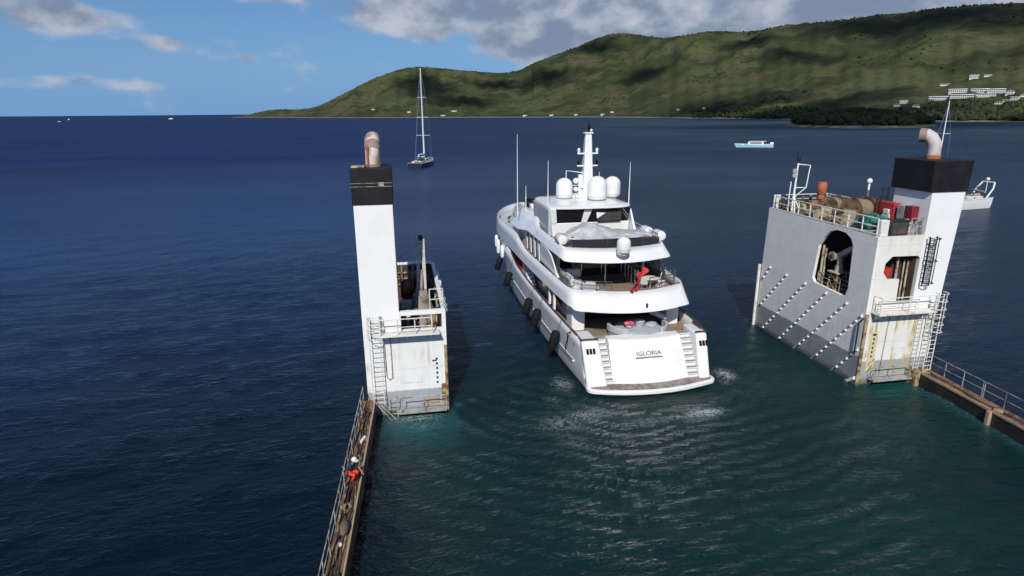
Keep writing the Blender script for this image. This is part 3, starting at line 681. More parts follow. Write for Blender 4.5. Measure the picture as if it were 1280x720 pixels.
def reel(name, x, y, z, r, wd, label, cat, m1, m2, axis='x'):
    t = thing(name, label, cat, (x, y, z - r - .1), 'reels and winches in the left tower well' if y < 50 and x < 5 else None)
    MB().lathe([(r * .55, -wd / 2), (r * .75, -wd * .3), (r * .8, 0), (r * .75, wd * .3), (r * .55, wd / 2)], (x, y, z), 18, axis=axis).build('drum', m2, t, smooth=True)
    for sgn in (-1, 1): MB().lathe([(r, sgn * wd / 2 - .04), (r, sgn * wd / 2 + .04)], (x, y, z), 20, axis=axis).build('flange', m1, t)
    MB().box(x - (wd if axis == 'x' else r) * .45, x + (wd if axis == 'x' else r) * .45, y - .5, y + .5, z - r - .1, z - r * .7).build('base', m1, t)
    return t
reel('mooring_winch', -.15, 47.2, 5.7, .85, .9, 'rust-red winch drum at the far left of the left tower well', 'winch', REDP, RUST)
reel('mooring_winch', 1.45, 46.0, 5.65, .95, .6, 'dark winch drum to the right of the grey jib in the left tower well', 'winch', MACHG, DARK)
reel('mooring_winch', -1.2, 42.4, 5.4, .55, .6, 'small grey winch left of the crane foot in the left tower well', 'winch', MACHG, ROPE)
reel('mooring_winch', 1.3, 47.6, 6.0, .85, .8, 'rust-brown winch drum behind the crane at the far right of the left tower well', 'winch', RUST, ROPE)
reel('mooring_winch', .35, 48.6, 6.1, .6, .7, 'tan rope drum against the far wall of the left tower well', 'winch', RUSTY, ROPE)
reel('mooring_winch', 1.4, 40.2, 5.3, .5, .7, 'small rusty winch at the front right of the left tower well', 'winch', RUSTY, ROPE)
cb = thing('control_box', 'pale grey control cabinet on a post at the front left of the crane well', 'control cabinet', (-.25, 40.4, 4.47))
MB().box(-.62, .12, 40.2, 40.7, 6.15, 6.65).build('cabinet', GREYP, cb, bevel=.03)
MB().tube([(-.25, 40.45, 4.48), (-.25, 40.45, 6.15)], .07, 8).build('post', MACHG, cb)
ff = thing('capstan', 'white-headed capstan standing just inside the front opening of the left tower', 'capstan', (-.2, 38.6, 4.47))
MB().lathe([(.10, 0), (.09, 1.6)], (-.2, 38.6, 4.47), 10).build('stem', MACHG, ff, smooth=True)
MB().lathe([(.1, 0), (.24, .08), (.18, .25), (.24, .42), (.12, .5)], (-.2, 38.6, 6.07), 14).build('head', RAILW, ff, smooth=True)
pts = [(.2 + .5 * math.cos(t) + .1 * math.sin(3 * t), 41.2 + .8 * math.sin(t), 4.6 + .06 * t) for t in np.linspace(0, 24, 90)]
MB().tube(pts, .07, 6).solo('rope_coil', ROPE, 'tan mooring rope coiled on the left tower well floor by the crane', 'rope', (.2, 41.2, 4.47), smooth=True)
pts = [(1.9 - .14 * math.sin(t * 3), 39.2 + t * .42, 6.95 - .5 + .35 * math.sin(t * 1.7)) for t in np.linspace(0, 9, 60)]
MB().tube(pts, .05, 6).solo('hose', RAILG, 'pale hose looped along the inner right rim of the left tower well', 'hose', (1.9, 41, 6.4), smooth=True)

# ------------------------------------------------------------------ right ship tower
RT = thing('ship_tower', 'broad white ship tower on the right with a mooring deck and slanted bumper ribs', 'ship tower', (31.2, 35.2, 0))
XI, YF, YB, XO, ZD = 31.2, 35.2, 48.2, 36.9, 10.85
hole = [(41.23, 6.4), (40.95, 6.08), (37.79, 5.92), (37.45, 6.05), (37.26, 6.6), (37.38, 9.74), (37.7, 10.2), (38.3, 10.5), (39.2, 10.53), (39.91, 10.3), (40.5, 9.7), (40.95, 9.05)]
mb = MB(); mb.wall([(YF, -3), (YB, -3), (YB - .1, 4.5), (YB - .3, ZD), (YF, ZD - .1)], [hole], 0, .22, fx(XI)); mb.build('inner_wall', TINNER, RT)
door = [(32.04, 8.23), (32.47, 7.74), (33.38, 7.72), (33.42, 6.05), (34.95, 6.05), (34.86, 9.02), (34.54, 9.33), (32.56, 9.36), (32.09, 8.89)]
mb = MB(); mb.wall([(XI + .223, -3), (XO, -3), (XO, ZD - .1), (XI + .223, ZD - .1)], [door], 0, .2, fy(YF)); mb.build('front_wall', TWHITE2, RT)
mb = MB(); mb.box(XO - .2, XO, YF + .203, YB, -3, ZD - .1); mb.box(XI + .223, XO - .203, YB - .2, YB, -3, ZD); mb.build('outer_wall', TWHITE2, RT)
MB().box(XI + .223, XO - .203, YF + .203, YB - .25, ZD - .25, ZD - .11).build('mooring_deck', GREYP, RT)
MB().box(XI + .223, XO - .203, YF + .203, YB - .25, 5.75, 5.85).build('lower_deck', MACHG, RT)
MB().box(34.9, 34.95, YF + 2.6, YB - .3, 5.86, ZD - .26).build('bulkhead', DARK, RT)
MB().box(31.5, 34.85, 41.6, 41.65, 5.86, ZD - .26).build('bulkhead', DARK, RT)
MB().box(32.0, 33.3, 35.9, 36.5, 5.87, 8.35).build('fire_locker', REDP, RT)
mb = MB()
for k in range(8): mb.box(33.42 + k * .155, 33.48 + k * .155, 36.05, 36.1, 5.87, 9.0)
mb.box(33.4, 34.63, 36.12, 36.16, 5.87, 10.0); mb.build('slatted_door', DARK, RT)
mb = MB(); mb.tube([(34.55, 35.9, 6), (34.5, 35.9, 8.9)], .07, 8); mb.tube([(34.25, 35.9, 6), (34.2, 35.9, 8.9)], .06, 8); mb.tube([(33.6, 35.8, 7.0), (33.58, 35.8, 9.1)], .09, 8); mb.build('riser_pipe', BEIGE, RT, smooth=True)
MB().box(34.64, 34.70, YF + .22, 39.6, 5.87, ZD - .27).build('opening_shade_panel', DARK, RT)  # dark sheet painting shade over the white funnel side inside the opening
# funnel
MB().hexa([(34.72, YF - .012, 5.4), (36.93, YF - .012, 5.4), (36.93, 38.4, 5.4), (34.72, 38.4, 5.4)], [(34.76, YF - .012, 13.72), (37.34, YF - .012, 13.72), (37.34, 38.4, 13.72), (34.76, 38.4, 13.72)]).build('funnel', FUNW, RT)
cap = MB().hexa([(34.55, 35.1, 13.66), (37.42, 35.1, 13.66), (37.42, 38.6, 13.66), (34.55, 38.6, 13.66)], [(34.5, 35.1, 15.7), (37.47, 35.1, 15.7), (37.47, 38.6, 15.7), (34.5, 38.6, 15.7)]).build('funnel_cap', FUNB, RT, bevel=.03)
P = [(36.25, 37.2, 15.65), (36.24, 37.2, 16.3), (36.18, 37.22, 16.75), (36.02, 37.38, 17.1), (35.84, 37.6, 17.26), (35.7, 37.8, 17.27)]
pipe = MB().tube(P, [.43, .42, .42, .43, .44, .45], 20).build('exhaust_pipe', PIPEW2, RT, smooth=True)
MB().lathe([(.47, 0), (.47, .26), (.43, .28)], (36.25, 37.2, 15.68), 20).build('pipe_collar', ORANGE, pipe, smooth=True)
d = Vector((-.45, .55, .0)).normalized(); c0 = Vector((35.86, 37.58, 17.26))
MB().tube([c0, c0 + d * .42], [.455, .48], 20).build('pipe_mouth', PIPER, pipe, smooth=True)
MB().tube([c0 + d * .30, c0 + d * .423], .34, 16).build('pipe_bore', DARK, pipe, smooth=True)
ladder(RT, 34.1, 34.6, 38.8, 10.75, 13.64, BLACK, None, .5, .055, name='black_ladder')
ladder(RT, 34.95, 35.5, YF - .3, 7.2, 10.7, BLACK, (7.5, 10.6, 3), .3, .042, name='caged_ladder')
# front platform with rail and bracing, ladder going down to the walkway
pl = MB().box(31.55, 36.1, 34.35, YF - .015, 5.38, 5.5).build('platform', RAILW, RT, bevel=.01)
for x in (31.9, 33.9, 35.6):
    MB().hexa([(x - .04, YF - .1, 4.9), (x + .04, YF - .1, 4.9), (x + .04, YF - .02, 4.9), (x - .04, YF - .02, 4.9)], [(x - .04, 34.4, 5.37), (x + .04, 34.4, 5.37), (x + .04, YF - .02, 5.37), (x - .04, YF - .02, 5.37)]).build('bracket', RAILW, pl)
railing(RT, [(31.6, 35.1, 5.5), (31.6, 34.4, 5.5), (36.0, 34.4, 5.5)], 1.15, 2, 2.1, .028, RAILW)
railing(RT, [(31.8, 34.9, 5.5), (35.0, 34.9, 5.5)], .75, 2, 2.4, .022, RAILW, name='inner_railing')
ladder(RT, 35.95, 36.55, 34.5, .5, 6.6, RAILW, (4.0, 6.8, 6), .32, .032, name='caged_ladder')
ladder(RT, 35.35, 35.75, 34.75, .6, 5.4, RAILW, None, .32, .024, name='side_ladder')
MB().tube([(33.1, YF - .05, 5.35), (33.0, YF - .05, .6)], .025, 6).build('wall_tube', RAILG, RT)
MB().tube([(31.35, YF - .02, 5.2), (31.05, YF + .35, 4.6), (31.02, YF + .3, 2.2)], .06, 6).build('vent_hose', BLACK, RT, smooth=True)
lp = MB().box(32.1, 35.2, 34.5, YF - .015, .38, .46).build('lower_platform', GREYP, RT)
railing(RT, [(32.15, 34.55, .46), (35.0, 34.55, .46)], 1.05, 2, 1.35, .028, RAILG, name='lower_railing')
mb = MB()
for k in range(7): mb.tube([(31.95 + .15 * math.sin(k), 34.8 - .3 * (k % 2), .1 + k * .28), (32.1 - .1 * math.cos(k * 2), 34.7, .3 + k * .3)], .03, 5)
mb.build('pipe_stubs', RUSTY, RT)
mb = MB()
for k in range(5): mb.box(32.1, 32.22, YF - .02, YF - .003, 2.0 + k * .33, 2.16 + k * .33)
mb.box(32.02, 32.32, YF - .02, YF - .003, 3.65, 3.8); mb.build('draught_mark', BLACK, RT)
MB().box(31.85, 32.45, YF - .012, YF - .002, .9, 3.95).build('draught_panel', M('pale_yellow_paint', (.62, .55, .33), .6), RT)
MB().tube([(31.28, YF - .06, -1.5), (31.28, YF - .06, 5.3)], .12, 10).build('corner_fender', RUSTY, RT, smooth=True)
MB().box(35.25, 35.55, 34.2, YF - .02, -.6, 1.0).build('rust_foot', RUSTY, RT, bevel=.03)
MB().tube([(XI - .12, YB + .05, -1.5), (XI - .12, YB + .05, 5.75)], .14, 10).build('pole_fender', RAILW, RT, smooth=True)
RIBP = M('rib_paint', (.55, .54, .51), .5, c2=(.34, .27, .18), scale=2)
# slanted ribs with rows of bumper knobs on the inner wall
for a, b_ in (((46.76, 5.94), (48.05, 4.28)), ((44.37, 5.86), (48.0, 1.86)), ((41.9, 5.8), (47.05, .1)), ((39.38, 5.74), (44.64, -.1)), ((37.11, 5.63), (42.43, -.1)), ((35.5, 5.2), (40.2, -.18)), ((35.4, 2.7), (37.92, -.24))):
    mb = MB(); L = math.hypot(b_[0] - a[0], b_[1] - a[1])
    dy, dz = (b_[0] - a[0]) / L, (b_[1] - a[1]) / L
    q = [(a[0] - dz * .04, a[1] + dy * .04), (b_[0] - dz * .04, b_[1] + dy * .04), (b_[0] + dz * .04, b_[1] - dy * .04), (a[0] + dz * .04, a[1] - dy * .04)]
    rib = mb.prism(q, XI - .09, XI - .002, f=lambda u, v, h: (h, u, v)).build('bumper_rib', RIBP, RT)
    k = .1
    while k < L - .2:
        y, z = a[0] + dy * k + dz * .09, a[1] + dz * k - dy * .09
        if z > .2: MB().lathe([(.085, -.15), (.085, -.04), (.05, 0)], (XI, y, z), 10, axis='x').build('knob', FUNW, rib, smooth=True)
        k += .66
MB().hexa([(XI - .16, 35.25, .35), (XI - .002, 35.25, .35), (XI - .002, 36.3, -.5), (XI - .16, 36.3, -.5)], [(XI - .16, 35.25, .6), (XI - .002, 35.25, .6), (XI - .002, 36.3, -.2), (XI - .16, 36.3, -.2)]).build('bumper_stub', FUNW, RT)
# top deck: coaming, rails, far bulwark
mb = MB(); mb.box(XI + .0, XI + .12, YF + .25, YB - .45, ZD + .003, ZD + .08); mb.build('coaming', RAILW, RT)
railing(RT, [(XI + .1, 35.5, ZD), (XI + .1, 46.9, ZD), (XI + .45, 47.75, ZD)], 1.1, 2, 1.45, .035, RAILW)
railing(RT, [(XI + .6, 47.85, ZD), (36.6, 47.85, ZD), (36.6, 40.2, ZD)], 1.1, 3, 1.5, .03, RAILW)
MB().box(XI + .25, XI + .85, 47.7, 47.85, ZD + .003, ZD + 1.15).build('bulwark', RAILW, RT, bevel=.03)
MB().box(31.45, 32.05, 35.35, 35.8, ZD - .1, ZD + 1.0).build('white_locker', RAILW, RT, bevel=.05)
railing(RT, [(33.75, 35.4, ZD - .1), (34.65, 35.4, ZD - .1)], 1.15, 2, .45, .03, RAILG, name='gate_railing')
ms_ = MB().tube([(31.75, 45.6, ZD), (31.85, 45.6, ZD + 4.0)], [.10, .06], 10).build('signal_mast', FUNW, RT, smooth=True)
mb = MB(); mb.tube([(31.85, 45.6, ZD + 3.9), (32.9, 45.5, ZD + 3.8), (32.75, 45.5, ZD + 2.0), (31.8, 45.6, ZD + 2.0)], .05, 6); mb.tube([(32.75, 45.5, ZD + 2.0), (31.8, 45.6, ZD + 1.2)], .035, 6); mb.build('lamp_frame', FUNW, ms_)
MB().tube([(31.35, 45.6, ZD + .2), (31.4, 45.6, ZD + 2.5)], .045, 6).build('stay_pipe', FUNW, ms_)
MB().lathe([(.10, 0), (.13, .1), (.13, .5), (.07, .9)], (31.87, 45.6, ZD + 4.02), 10).build('mast_light', BLACK, ms_, smooth=True)
for zz in (3.0, 3.35): MB().lathe([(.16, -.15), (.2, 0), (.12, .2)], (31.55, 45.5, ZD + zz), 10).build('lamp', GREYP, ms_, smooth=True)
mb = MB(); mb.tube([(31.75, 45.2, ZD), (31.85, 45.6, ZD + 1.5)], .06, 6); mb.tube([(32.4, 45.4, ZD), (31.85, 45.6, ZD + 1.2)], .06, 6); mb.build('mast_leg', FUNW, ms_)
v = MB().lathe([(.28, 0), (.28, 1.5), (.36, 1.6), (.38, 2.4), (.30, 2.55)], (34.0, 45.2, ZD - .1), 16).build('vent_pipe', ORANGE, RT, smooth=True)
pp = MB().tube([(34.75, 40.9, ZD - .1), (34.72, 40.9, ZD + 2.7)], .05, 8).build('lamp_post', MACHG, RT, smooth=True)
MB().lathe([(.08, 0), (.08, .5), (.18, .55), (.2, .7), (.1, .85)], (34.72, 40.9, ZD + 2.3), 10).build('lamp', FUNW, pp, smooth=True)
mb = MB()
for x in (31.9, 32.5, 33.2, 33.9, 34.6, 35.3): mb.tube([(x, 47.3, ZD), (x, 47.3, ZD + 1.0)], .12, 8)
mb.build('bollard_row', RUST, RT, smooth=True)
# loose gear on the mooring deck
bb = thing('black_cabinet', 'low black cabinet at the front edge of the right tower deck', 'cabinet', (32.9, 35.75, ZD - .1))
MB().box(32.15, 33.6, 35.42, 36.1, ZD - .1, ZD + .95).build('case', BLACK, bb, bevel=.04)
MB().box(32.3, 33.45, 35.39, 35.415, ZD + .05, ZD + .8).build('front_panel', DARK, bb)
rb = thing('red_locker', 'tall red fire locker against the funnel side on the right tower deck', 'locker', (34.35, 37.9, ZD - .1))
MB().box(34.1, 34.68, 37.5, 39.2, ZD - .1, ZD + 1.75).build('cabinet', REDP, rb, bevel=.03)
mb = MB(); mb.box(33.98, 34.09, 37.7, 38.4, ZD + .5, ZD + .95); mb.box(33.96, 34.09, 37.8, 38.3, ZD + .95, ZD + 1.3); mb.build('hydrant_valve', RAILW, rb, bevel=.03)
rb = thing('red_hose_box', 'dark red hose box with a pale lid on the funnel side, nearest the funnel corner', 'hose box', (34.4, 36.4, ZD - .1))
MB().box(34.15, 34.70, 35.95, 36.6, ZD + .75, ZD + 1.75).build('box', M('maroon_paint', (.20, .012, .03), .4), rb, bevel=.02)
MB().box(34.15, 34.70, 36.61, 37.25, ZD + .75, ZD + 1.7).build('lid', GREYP, rb, bevel=.02)
mb = MB()
for y in (36.05, 36.5, 37.1): mb.tube([(34.4, y, ZD - .1), (34.4, y, ZD + .75)], .05, 6)
mb.build('leg', RAILW, rb)
gt = thing('white_valve_rack', 'white pipe rack standing below the hose box on the right tower deck', 'pipe rack', (34.0, 36.0, ZD - .1))
mb = MB()
for k in range(4): mb.tube([(33.85 + .16 * k, 36.1, ZD - .1), (33.85 + .16 * k, 36.1, ZD + .9)], .04, 6)
mb.build('pipe', RAILW, gt); MB().box(33.8, 34.3, 36.06, 36.14, ZD + .45, ZD + .6).build('manifold', RAILG, gt)
def drumwinch(x, y, r, L, label, rz, m1=BEIGE, m2=ROPE):
    t = thing('mooring_winch', label, 'winch', (x, y, ZD - .1), 'mooring winches on the right tower deck')
    ca, sa = math.cos(rz), math.sin(rz)
    def W(name, prof, mat, parent=t):
        mb = MB().lathe(prof, (0, 0, 0), 20, axis='x'); mb.v = [(x + a * ca - b * sa, y + a * sa + b * ca, ZD + r * 1.05 + c) for a, b, c in mb.v]
        return mb.build(name, mat, parent, smooth=True)
    W('drum', [(r * (.80 - .10 * abs(k - 9) / 9 + .045 * (k % 2)), L * .42 * (k - 9) / 9) for k in range(19)], m2)
    for s in (-1, 1): W('flange', [(r * .3, s * L * .45 - .07), (r, s * L * .45 - .05), (r, s * L * .45 + .05), (r * .3, s * L * .45 + .07)], RUST if m1 is BEIGE else MACHG)
    W('warping_head', [(.22, L * .5), (.16, L * .6), (.3, L * .75)], MACHG)
    mb = MB().box(-L * .5, L * .5, -r * .8, r * .8, -.0, .18); mb.box(-L * .52, -L * .46, -r * .5, r * .5, .181, r * 1.2); mb.box(L * .47, L * .53, -r * .5, r * .5, .181, r * 1.2)
    mb.v = [(x + a * ca - b * sa, y + a * sa + b * ca, ZD - .1 + c) for a, b, c in mb.v]; mb.build('bed', m1, t)
    mb = MB().box(-L * .8, -L * .55, -.3, .3, .0, .8); mb.v = [(x + a * ca - b * sa, y + a * sa + b * ca, ZD - .1 + c) for a, b, c in mb.v]; mb.build('gearbox', m1, t, bevel=.05)
drumwinch(33.1, 42.6, .82, 1.6, 'nearer-wound tan mooring winch in the middle of the right tower deck', .5)
drumwinch(33.3, 39.9, .95, 1.8, 'largest tan mooring winch, just behind the teal rope heap', .25)
drumwinch(34.9, 43.2, .6, 1.3, 'dark brown mooring winch on the far side of the right tower deck', .1, MACHG, RUST)
def heap(name, mat, label, x, y, rx, ry, h, turns, r, seed):
    rg = random.Random(seed); pts = []
    for k in range(turns * 14):
        a = k / 14 * 2 * PI; q = .35 + .65 * abs(math.sin(k * .113 + seed)); lift = (1 - q * .75) * h
        pts.append((x + rx * q * math.cos(a) + rg.uniform(-.06, .06), y + ry * q * math.sin(a) + rg.uniform(-.06, .06), ZD - .05 + max(.03, lift * (.55 + .45 * k / (turns * 14)) + rg.uniform(-.05, .05))))
    MB().tube(pts, r, 6).solo(name, mat, label, 'rope', (x, y, ZD - .1), smooth=True)
heap('rope_heap', NET, 'heap of teal green mooring rope by the front corner of the right tower deck', 32.65, 37.5, 1.05, 1.4, 1.7, 24, .08, 2)
heap('rope_heap', ROPE, 'tan rope heap left of the winches behind the inner railing', 32.2, 44.1, .65, 1.1, .8, 12, .07, 5)
heap('rope_heap', RUST, 'rust-brown rope and chain pile at the far end by the signal mast', 32.4, 46.5, .8, .7, .7, 10, .08, 9)
heap('rope_heap', ROPE, 'flat tan rope coil between the largest winch and the railing', 32.0, 40.4, .5, .9, .45, 9, .07, 12)
drumwinch(35.6, 46.0, .55, 1.2, 'small dark winch at the far outer corner of the right tower deck', 1.2, MACHG, ROPE)
drumwinch(33.2, 45.0, .55, 1.1, 'small rust-brown winch beside the orange vent on the right tower deck', -.2, BEIGE, RUST)
for x, y, w_, d_, h_, m_, lb in ((35.7, 41.5, .9, .7, 1.0, MACHG, 'grey motor casing behind the lamp post on the right tower deck'), (32.0, 42.6, .5, .6, .6, BEIGE, 'beige gearbox case next to the inner railing of the right tower deck'), (35.9, 44.2, .8, .8, .8, RUST, 'rusty steel chest by the outer railing of the right tower deck')):
    t = thing('deck_box', lb, 'deck box', (x, y, ZD - .1), 'boxes on the right tower deck')
    MB().cbox((x, y, ZD - .1 + h_ / 2), (w_, d_, h_), .2).build('case', m_, t, bevel=.05)
    MB().cbox((x, y, ZD - .1 + h_ + .035), (w_ * 1.06, d_ * 1.06, .06), .2).build('lid', m_, t, bevel=.02)
heap('rope_heap', ROPE, 'tan rope heap at the foot of the orange vent pipe', 33.6, 46.4, .7, .6, .55, 9, .07, 21)
heap('rope_heap', NET, 'thin teal rope coil on the far side of the big teal heap', 33.9, 37.4, .5, .6, .4, 8, .06, 31)
heap('rope_heap', RUST, 'brown rope coil under the railing between the winches', 31.9, 41.5, .35, .6, .45, 8, .06, 41)
# hose gun seen through the opening
gc = thing('small_crane', 'beige davit crane on a lattice stand inside the big opening of the right tower', 'crane', (32.18, 39.6, 5.85))
MB().lathe([(.30, 1.35), (.28, 1.9), (.2, 2.0), (.2, 2.5)], (31.98, 39.4, 5.85), 14).build('column', BEIGE, gc, smooth=True)
mb = MB()
for dx, dy in ((-.45, -.45), (.45, -.45), (.45, .45), (-.45, .45)): mb.tube([(31.98 + dx, 39.4 + dy, 5.86), (31.98 + dx * .8, 39.4 + dy * .8, 7.25)], .06, 6)
for z0, z1 in ((5.9, 6.6), (6.6, 7.2)):
    mb.tube([(31.53, 38.95, z0), (31.53, 39.85, z1)], .04, 6); mb.tube([(31.53, 39.85, z0), (31.53, 38.95, z1)], .04, 6); mb.tube([(31.53, 38.95, z0), (32.43, 38.95, z1)], .04, 6)
mb.build('lattice_stand', RUSTY, gc); MB().box(31.43, 32.53, 38.85, 39.95, 7.2, 7.28).build('table', BEIGE, gc)
A = Vector((31.98, 39.75, 8.3)); B_ = Vector((31.88, 37.6, 9.75)); dd = (B_ - A)
mb = MB(); nz = Vector((0, -dd.z, dd.y)).normalized() * -1
q = [A + nz * .22, A - nz * .22, B_ - nz * .14, B_ + nz * .14]
mb.hexa([(31.78, p.y, p.z) for p in q], [(32.16, p.y, p.z) for p in q]); mb.build('boom', BEIGE, gc, bevel=.03)
MB().lathe([(.34, -.12), (.34, .12)], (31.73, 39.95, 8.35), 18, axis='x').build('sheave', RAILG, gc, smooth=True)
MB().lathe([(.17, -.16), (.17, .16)], (31.70, 39.95, 8.35), 12, axis='x').build('hub', DARK, gc, smooth=True)
mb = MB(); mb.tube([(31.7, 41.0, 5.86), (31.7, 41.0, 9.0)], .09, 8); mb.tube([(31.75, 40.75, 5.86), (31.75, 40.75, 8.8)], .07, 8); mb.build('stand_pipe', BEIGE, RT, smooth=True)
railing(RT, [(31.6, 37.4, 5.86), (31.6, 41.1, 5.86)], 1.05, 3, 1.2, .025, RAILG, name='gallery_railing')

# ------------------------------------------------------------------ flooded side walkways
def walkway(name, label, a, b_, wd, ztop, side, mats, seg=9, rail=1.1):
    """strip of side deck from a to b_; side = +1 when the rail stands on the +x edge"""
    A, B_ = Vector((*a, 0)), Vector((*b_, 0)); dv = (B_ - A).normalized(); nv = Vector((dv.y, -dv.x, 0)) * (-1 if dv.y < 0 else 1)
    t = thing(name, label, 'walkway', (a[0], a[1], 0))
    Q = lambda s, u, z: tuple(A + dv * s + nv * u) [:2] + (z,)
    L = (B_ - A).length
    MB().hexa([Q(0, 0, -3), Q(L, 0, -3), Q(L, wd, -3), Q(0, wd, -3)], [Q(0, 0, ztop - .06), Q(L, 0, ztop - .06), Q(L, wd, ztop - .06), Q(0, wd, ztop - .06)]).build('side_hull', mats[1], t)
    MB().hexa([Q(0, .06, ztop - .058), Q(L, .06, ztop - .058), Q(L, wd - .05, ztop - .058), Q(0, wd - .05, ztop - .058)], [Q(0, .06, ztop), Q(L, .06, ztop), Q(L, wd - .05, ztop), Q(0, wd - .05, ztop)]).build('deck_plate', mats[0], t)
    u0 = 0 if side > 0 else wd
    MB().hexa([Q(0, u0 - .04, ztop - .1), Q(L, u0 - .04, ztop - .1), Q(L, u0 + .04, ztop - .1), Q(0, u0 + .04, ztop - .1)], [Q(0, u0 - .04, ztop + .05), Q(L, u0 - .04, ztop + .05), Q(L, u0 + .04, ztop + .05), Q(0, u0 + .04, ztop + .05)]).build('edge_angle', mats[2], t)
    ur = wd - .08 if side > 0 else .08
    s = .3; k = 0
    while s < L - .5:
        e = min(s + 4.6, L)
        railing(t, [Q(s, ur, ztop), Q(e, ur, ztop)], rail, 2, 1.55, .021, RAILG); s = e + .12
    return t, Q, L
wl, QL, LL = walkway('walkway', 'narrow rusty walkway strewn with hoses running from the left tower toward the viewer', (-3.32, 36.9), (-4.45, 11.0), .76, 1.15, -1, (RUST, RUST, BARE))
for i in range(7):
    u = .14 + .075 * i; ph = random.uniform(0, 6)
    pts = [QL(s, u + .07 * math.sin(s * (.5 + .07 * i) + ph) + .03 * math.sin(s * 1.9 + i), 1.2 + .03 * (i % 3) + .03 * math.sin(s * 1.3 + ph)) for s in np.linspace(.6 + i * .3, LL - .4 * i, 70)]
    MB().tube(pts, .035 + .012 * (i % 2), 6).solo('hose', [HOSE, RUSTY, HOSE, ROPE, RUST, HOSE, RUSTY][i], ['black hose closest to the railing along the left walkway', 'rust-yellow hose second from the railing on the left walkway', 'dark hose third from the railing on the left walkway', 'tan rope line down the middle of the left walkway', 'rust-brown hose just inside the middle of the left walkway',
         'black hose second from the open edge of the left walkway', 'rust-yellow hose nearest the open edge of the left walkway'][i], 'hose', QL(LL / 2, u, 1.2), smooth=True)
for i, (s, lb) in enumerate(((3.2, 'cross brace by the tower end of the left walkway'),)):
    pass
p0 = Vector(QL(13.0, .45, 1.18))
sk = MB(); sk.sphere((p0.x, p0.y, p0.z + .20), .30, 14, 8, (.8, 1.7, .65)); bg_ = sk.solo('canvas_sack', M('khaki_sack', (.13, .11, .08), .9, c2=(.08, .07, .05), bump=.6, bscale=5), 'khaki canvas sack lying on the left walkway nearer than the crouching man', 'sack', tuple(p0), smooth=True)
p0 = Vector(QL(14.0, .42, 1.2)); MB().sphere((p0.x, p0.y, p0.z + .1), .11, 10, 6, (1, 1.1, .9)).solo('float', M('pale_float', (.55, .52, .42), .6), 'small pale float beside the sack on the left walkway', 'float', tuple(p0), smooth=True)
p0 = Vector(QL(5.2, .5, 1.2)); MB().tube([p0 + Vector((-.12, -.3, .08)), p0 + Vector((.1, .3, .08))], .08, 8).solo('shackle_bar', FUNW, 'short white bar lying on the left walkway beyond the man', 'bar', tuple(p0), smooth=True)
for i, (s_, u_, m_, lb) in enumerate(((2.0, .4, HOSE, 'black hose coil at the tower end of the left walkway'), (7.2, .45, ROPE, 'tan rope coil on the left walkway just beyond the man'), (11.4, .4, RUSTY, 'rust-yellow line coil on the left walkway between the man and the sack'), (16.0, .45, HOSE, 'black hose coil on the left walkway nearest the viewer'))):
    q0 = Vector(QL(s_, u_, 1.2)); MB().tube([q0 + Vector(((.14 + .05 * math.sin(k * .7 + i)) * math.cos(k * .5), (.30 + .06 * math.sin(k * .9)) * math.sin(k * .5), .02 + .0022 * k)) for k in range(60)], .03, 6).solo('hose_coil', m_, lb, 'hose', tuple(q0), smooth=True)
wr, QR, LR = walkway('walkway', 'rusty walkway with a galvanised rail running from the right tower toward the viewer', (35.62, 35.1), (34.05, 12.0), 1.05, .98, 1, (RUST, M('wet_black_hull', (.020, .019, .020), .45, c2=(.06, .035, .025), scale=1.2, lo=.55, hi=.75), BARE))
for s, e, lb in ((.8, 12, ''),):
    pts = [QR(x, .42 + .07 * math.sin(x * .9), 1.02 + .02 * math.sin(x * 2)) for x in np.linspace(.6, 20, 60)]
    MB().tube(pts, .04, 6).solo('hose', HOSE, 'dark hose lying along the right walkway', 'hose', QR(10, .42, 1.0), smooth=True)
for s in (6.6, 14.5):
    MB().hexa([QR(s, -.22, -1.5), QR(s + .22, -.22, -1.5), QR(s + .22, -.002, -1.5), QR(s, -.002, -1.5)], [QR(s, -.22, .95), QR(s + .22, -.22, .95), QR(s + .22, -.002, .95), QR(s, -.002, .95)]).build('fender_bracket', BARE, wr)
for s in (1.0, 6.9): MB().cbox(Vector(QR(s, .3, 1.08)), (.35, .5, .18), .5).build('deck_fitting', RUSTY, wr, bevel=.03)

# ------------------------------------------------------------------ motor yacht
XC = 16.5
MY = thing('motor_yacht', 'big white three-deck motor yacht reversing between the two ship towers', 'yacht', (XC, 58, 0))
HY = [37.4, 39, 42, 46, 50, 55, 60, 65, 70, 74, 78, 81, 83.5, 85.3]
HW_ = [4.55, 4.62, 4.8, 5.0, 5.12, 5.25, 5.3, 5.2, 4.7, 3.9, 2.7, 1.7, .8, .08]
HM_ = [4.65, 4.75, 4.95, 5.15, 5.27, 5.38, 5.42, 5.4, 5.2, 4.7, 3.75, 2.75, 1.75, .6]
HT_ = [4.68, 4.80, 5.0, 5.2, 5.32, 5.42, 5.48, 5.52, 5.45, 5.12, 4.4, 3.5, 2.5, 1.2]
HZ_ = [3.45, 3.5, 3.55, 3.6, 3.62, 3.66, 3.85, 4.9, 4.98, 5.0, 5.05, 5.1, 5.15, 5.2]
def ip(y, A): return float(np.interp(y, HY, A))
HULLP = M('hull_paint', (.80, .80, .79), .16, coat=.6, c2=(.74, .745, .74), scale=.5)
rings = []
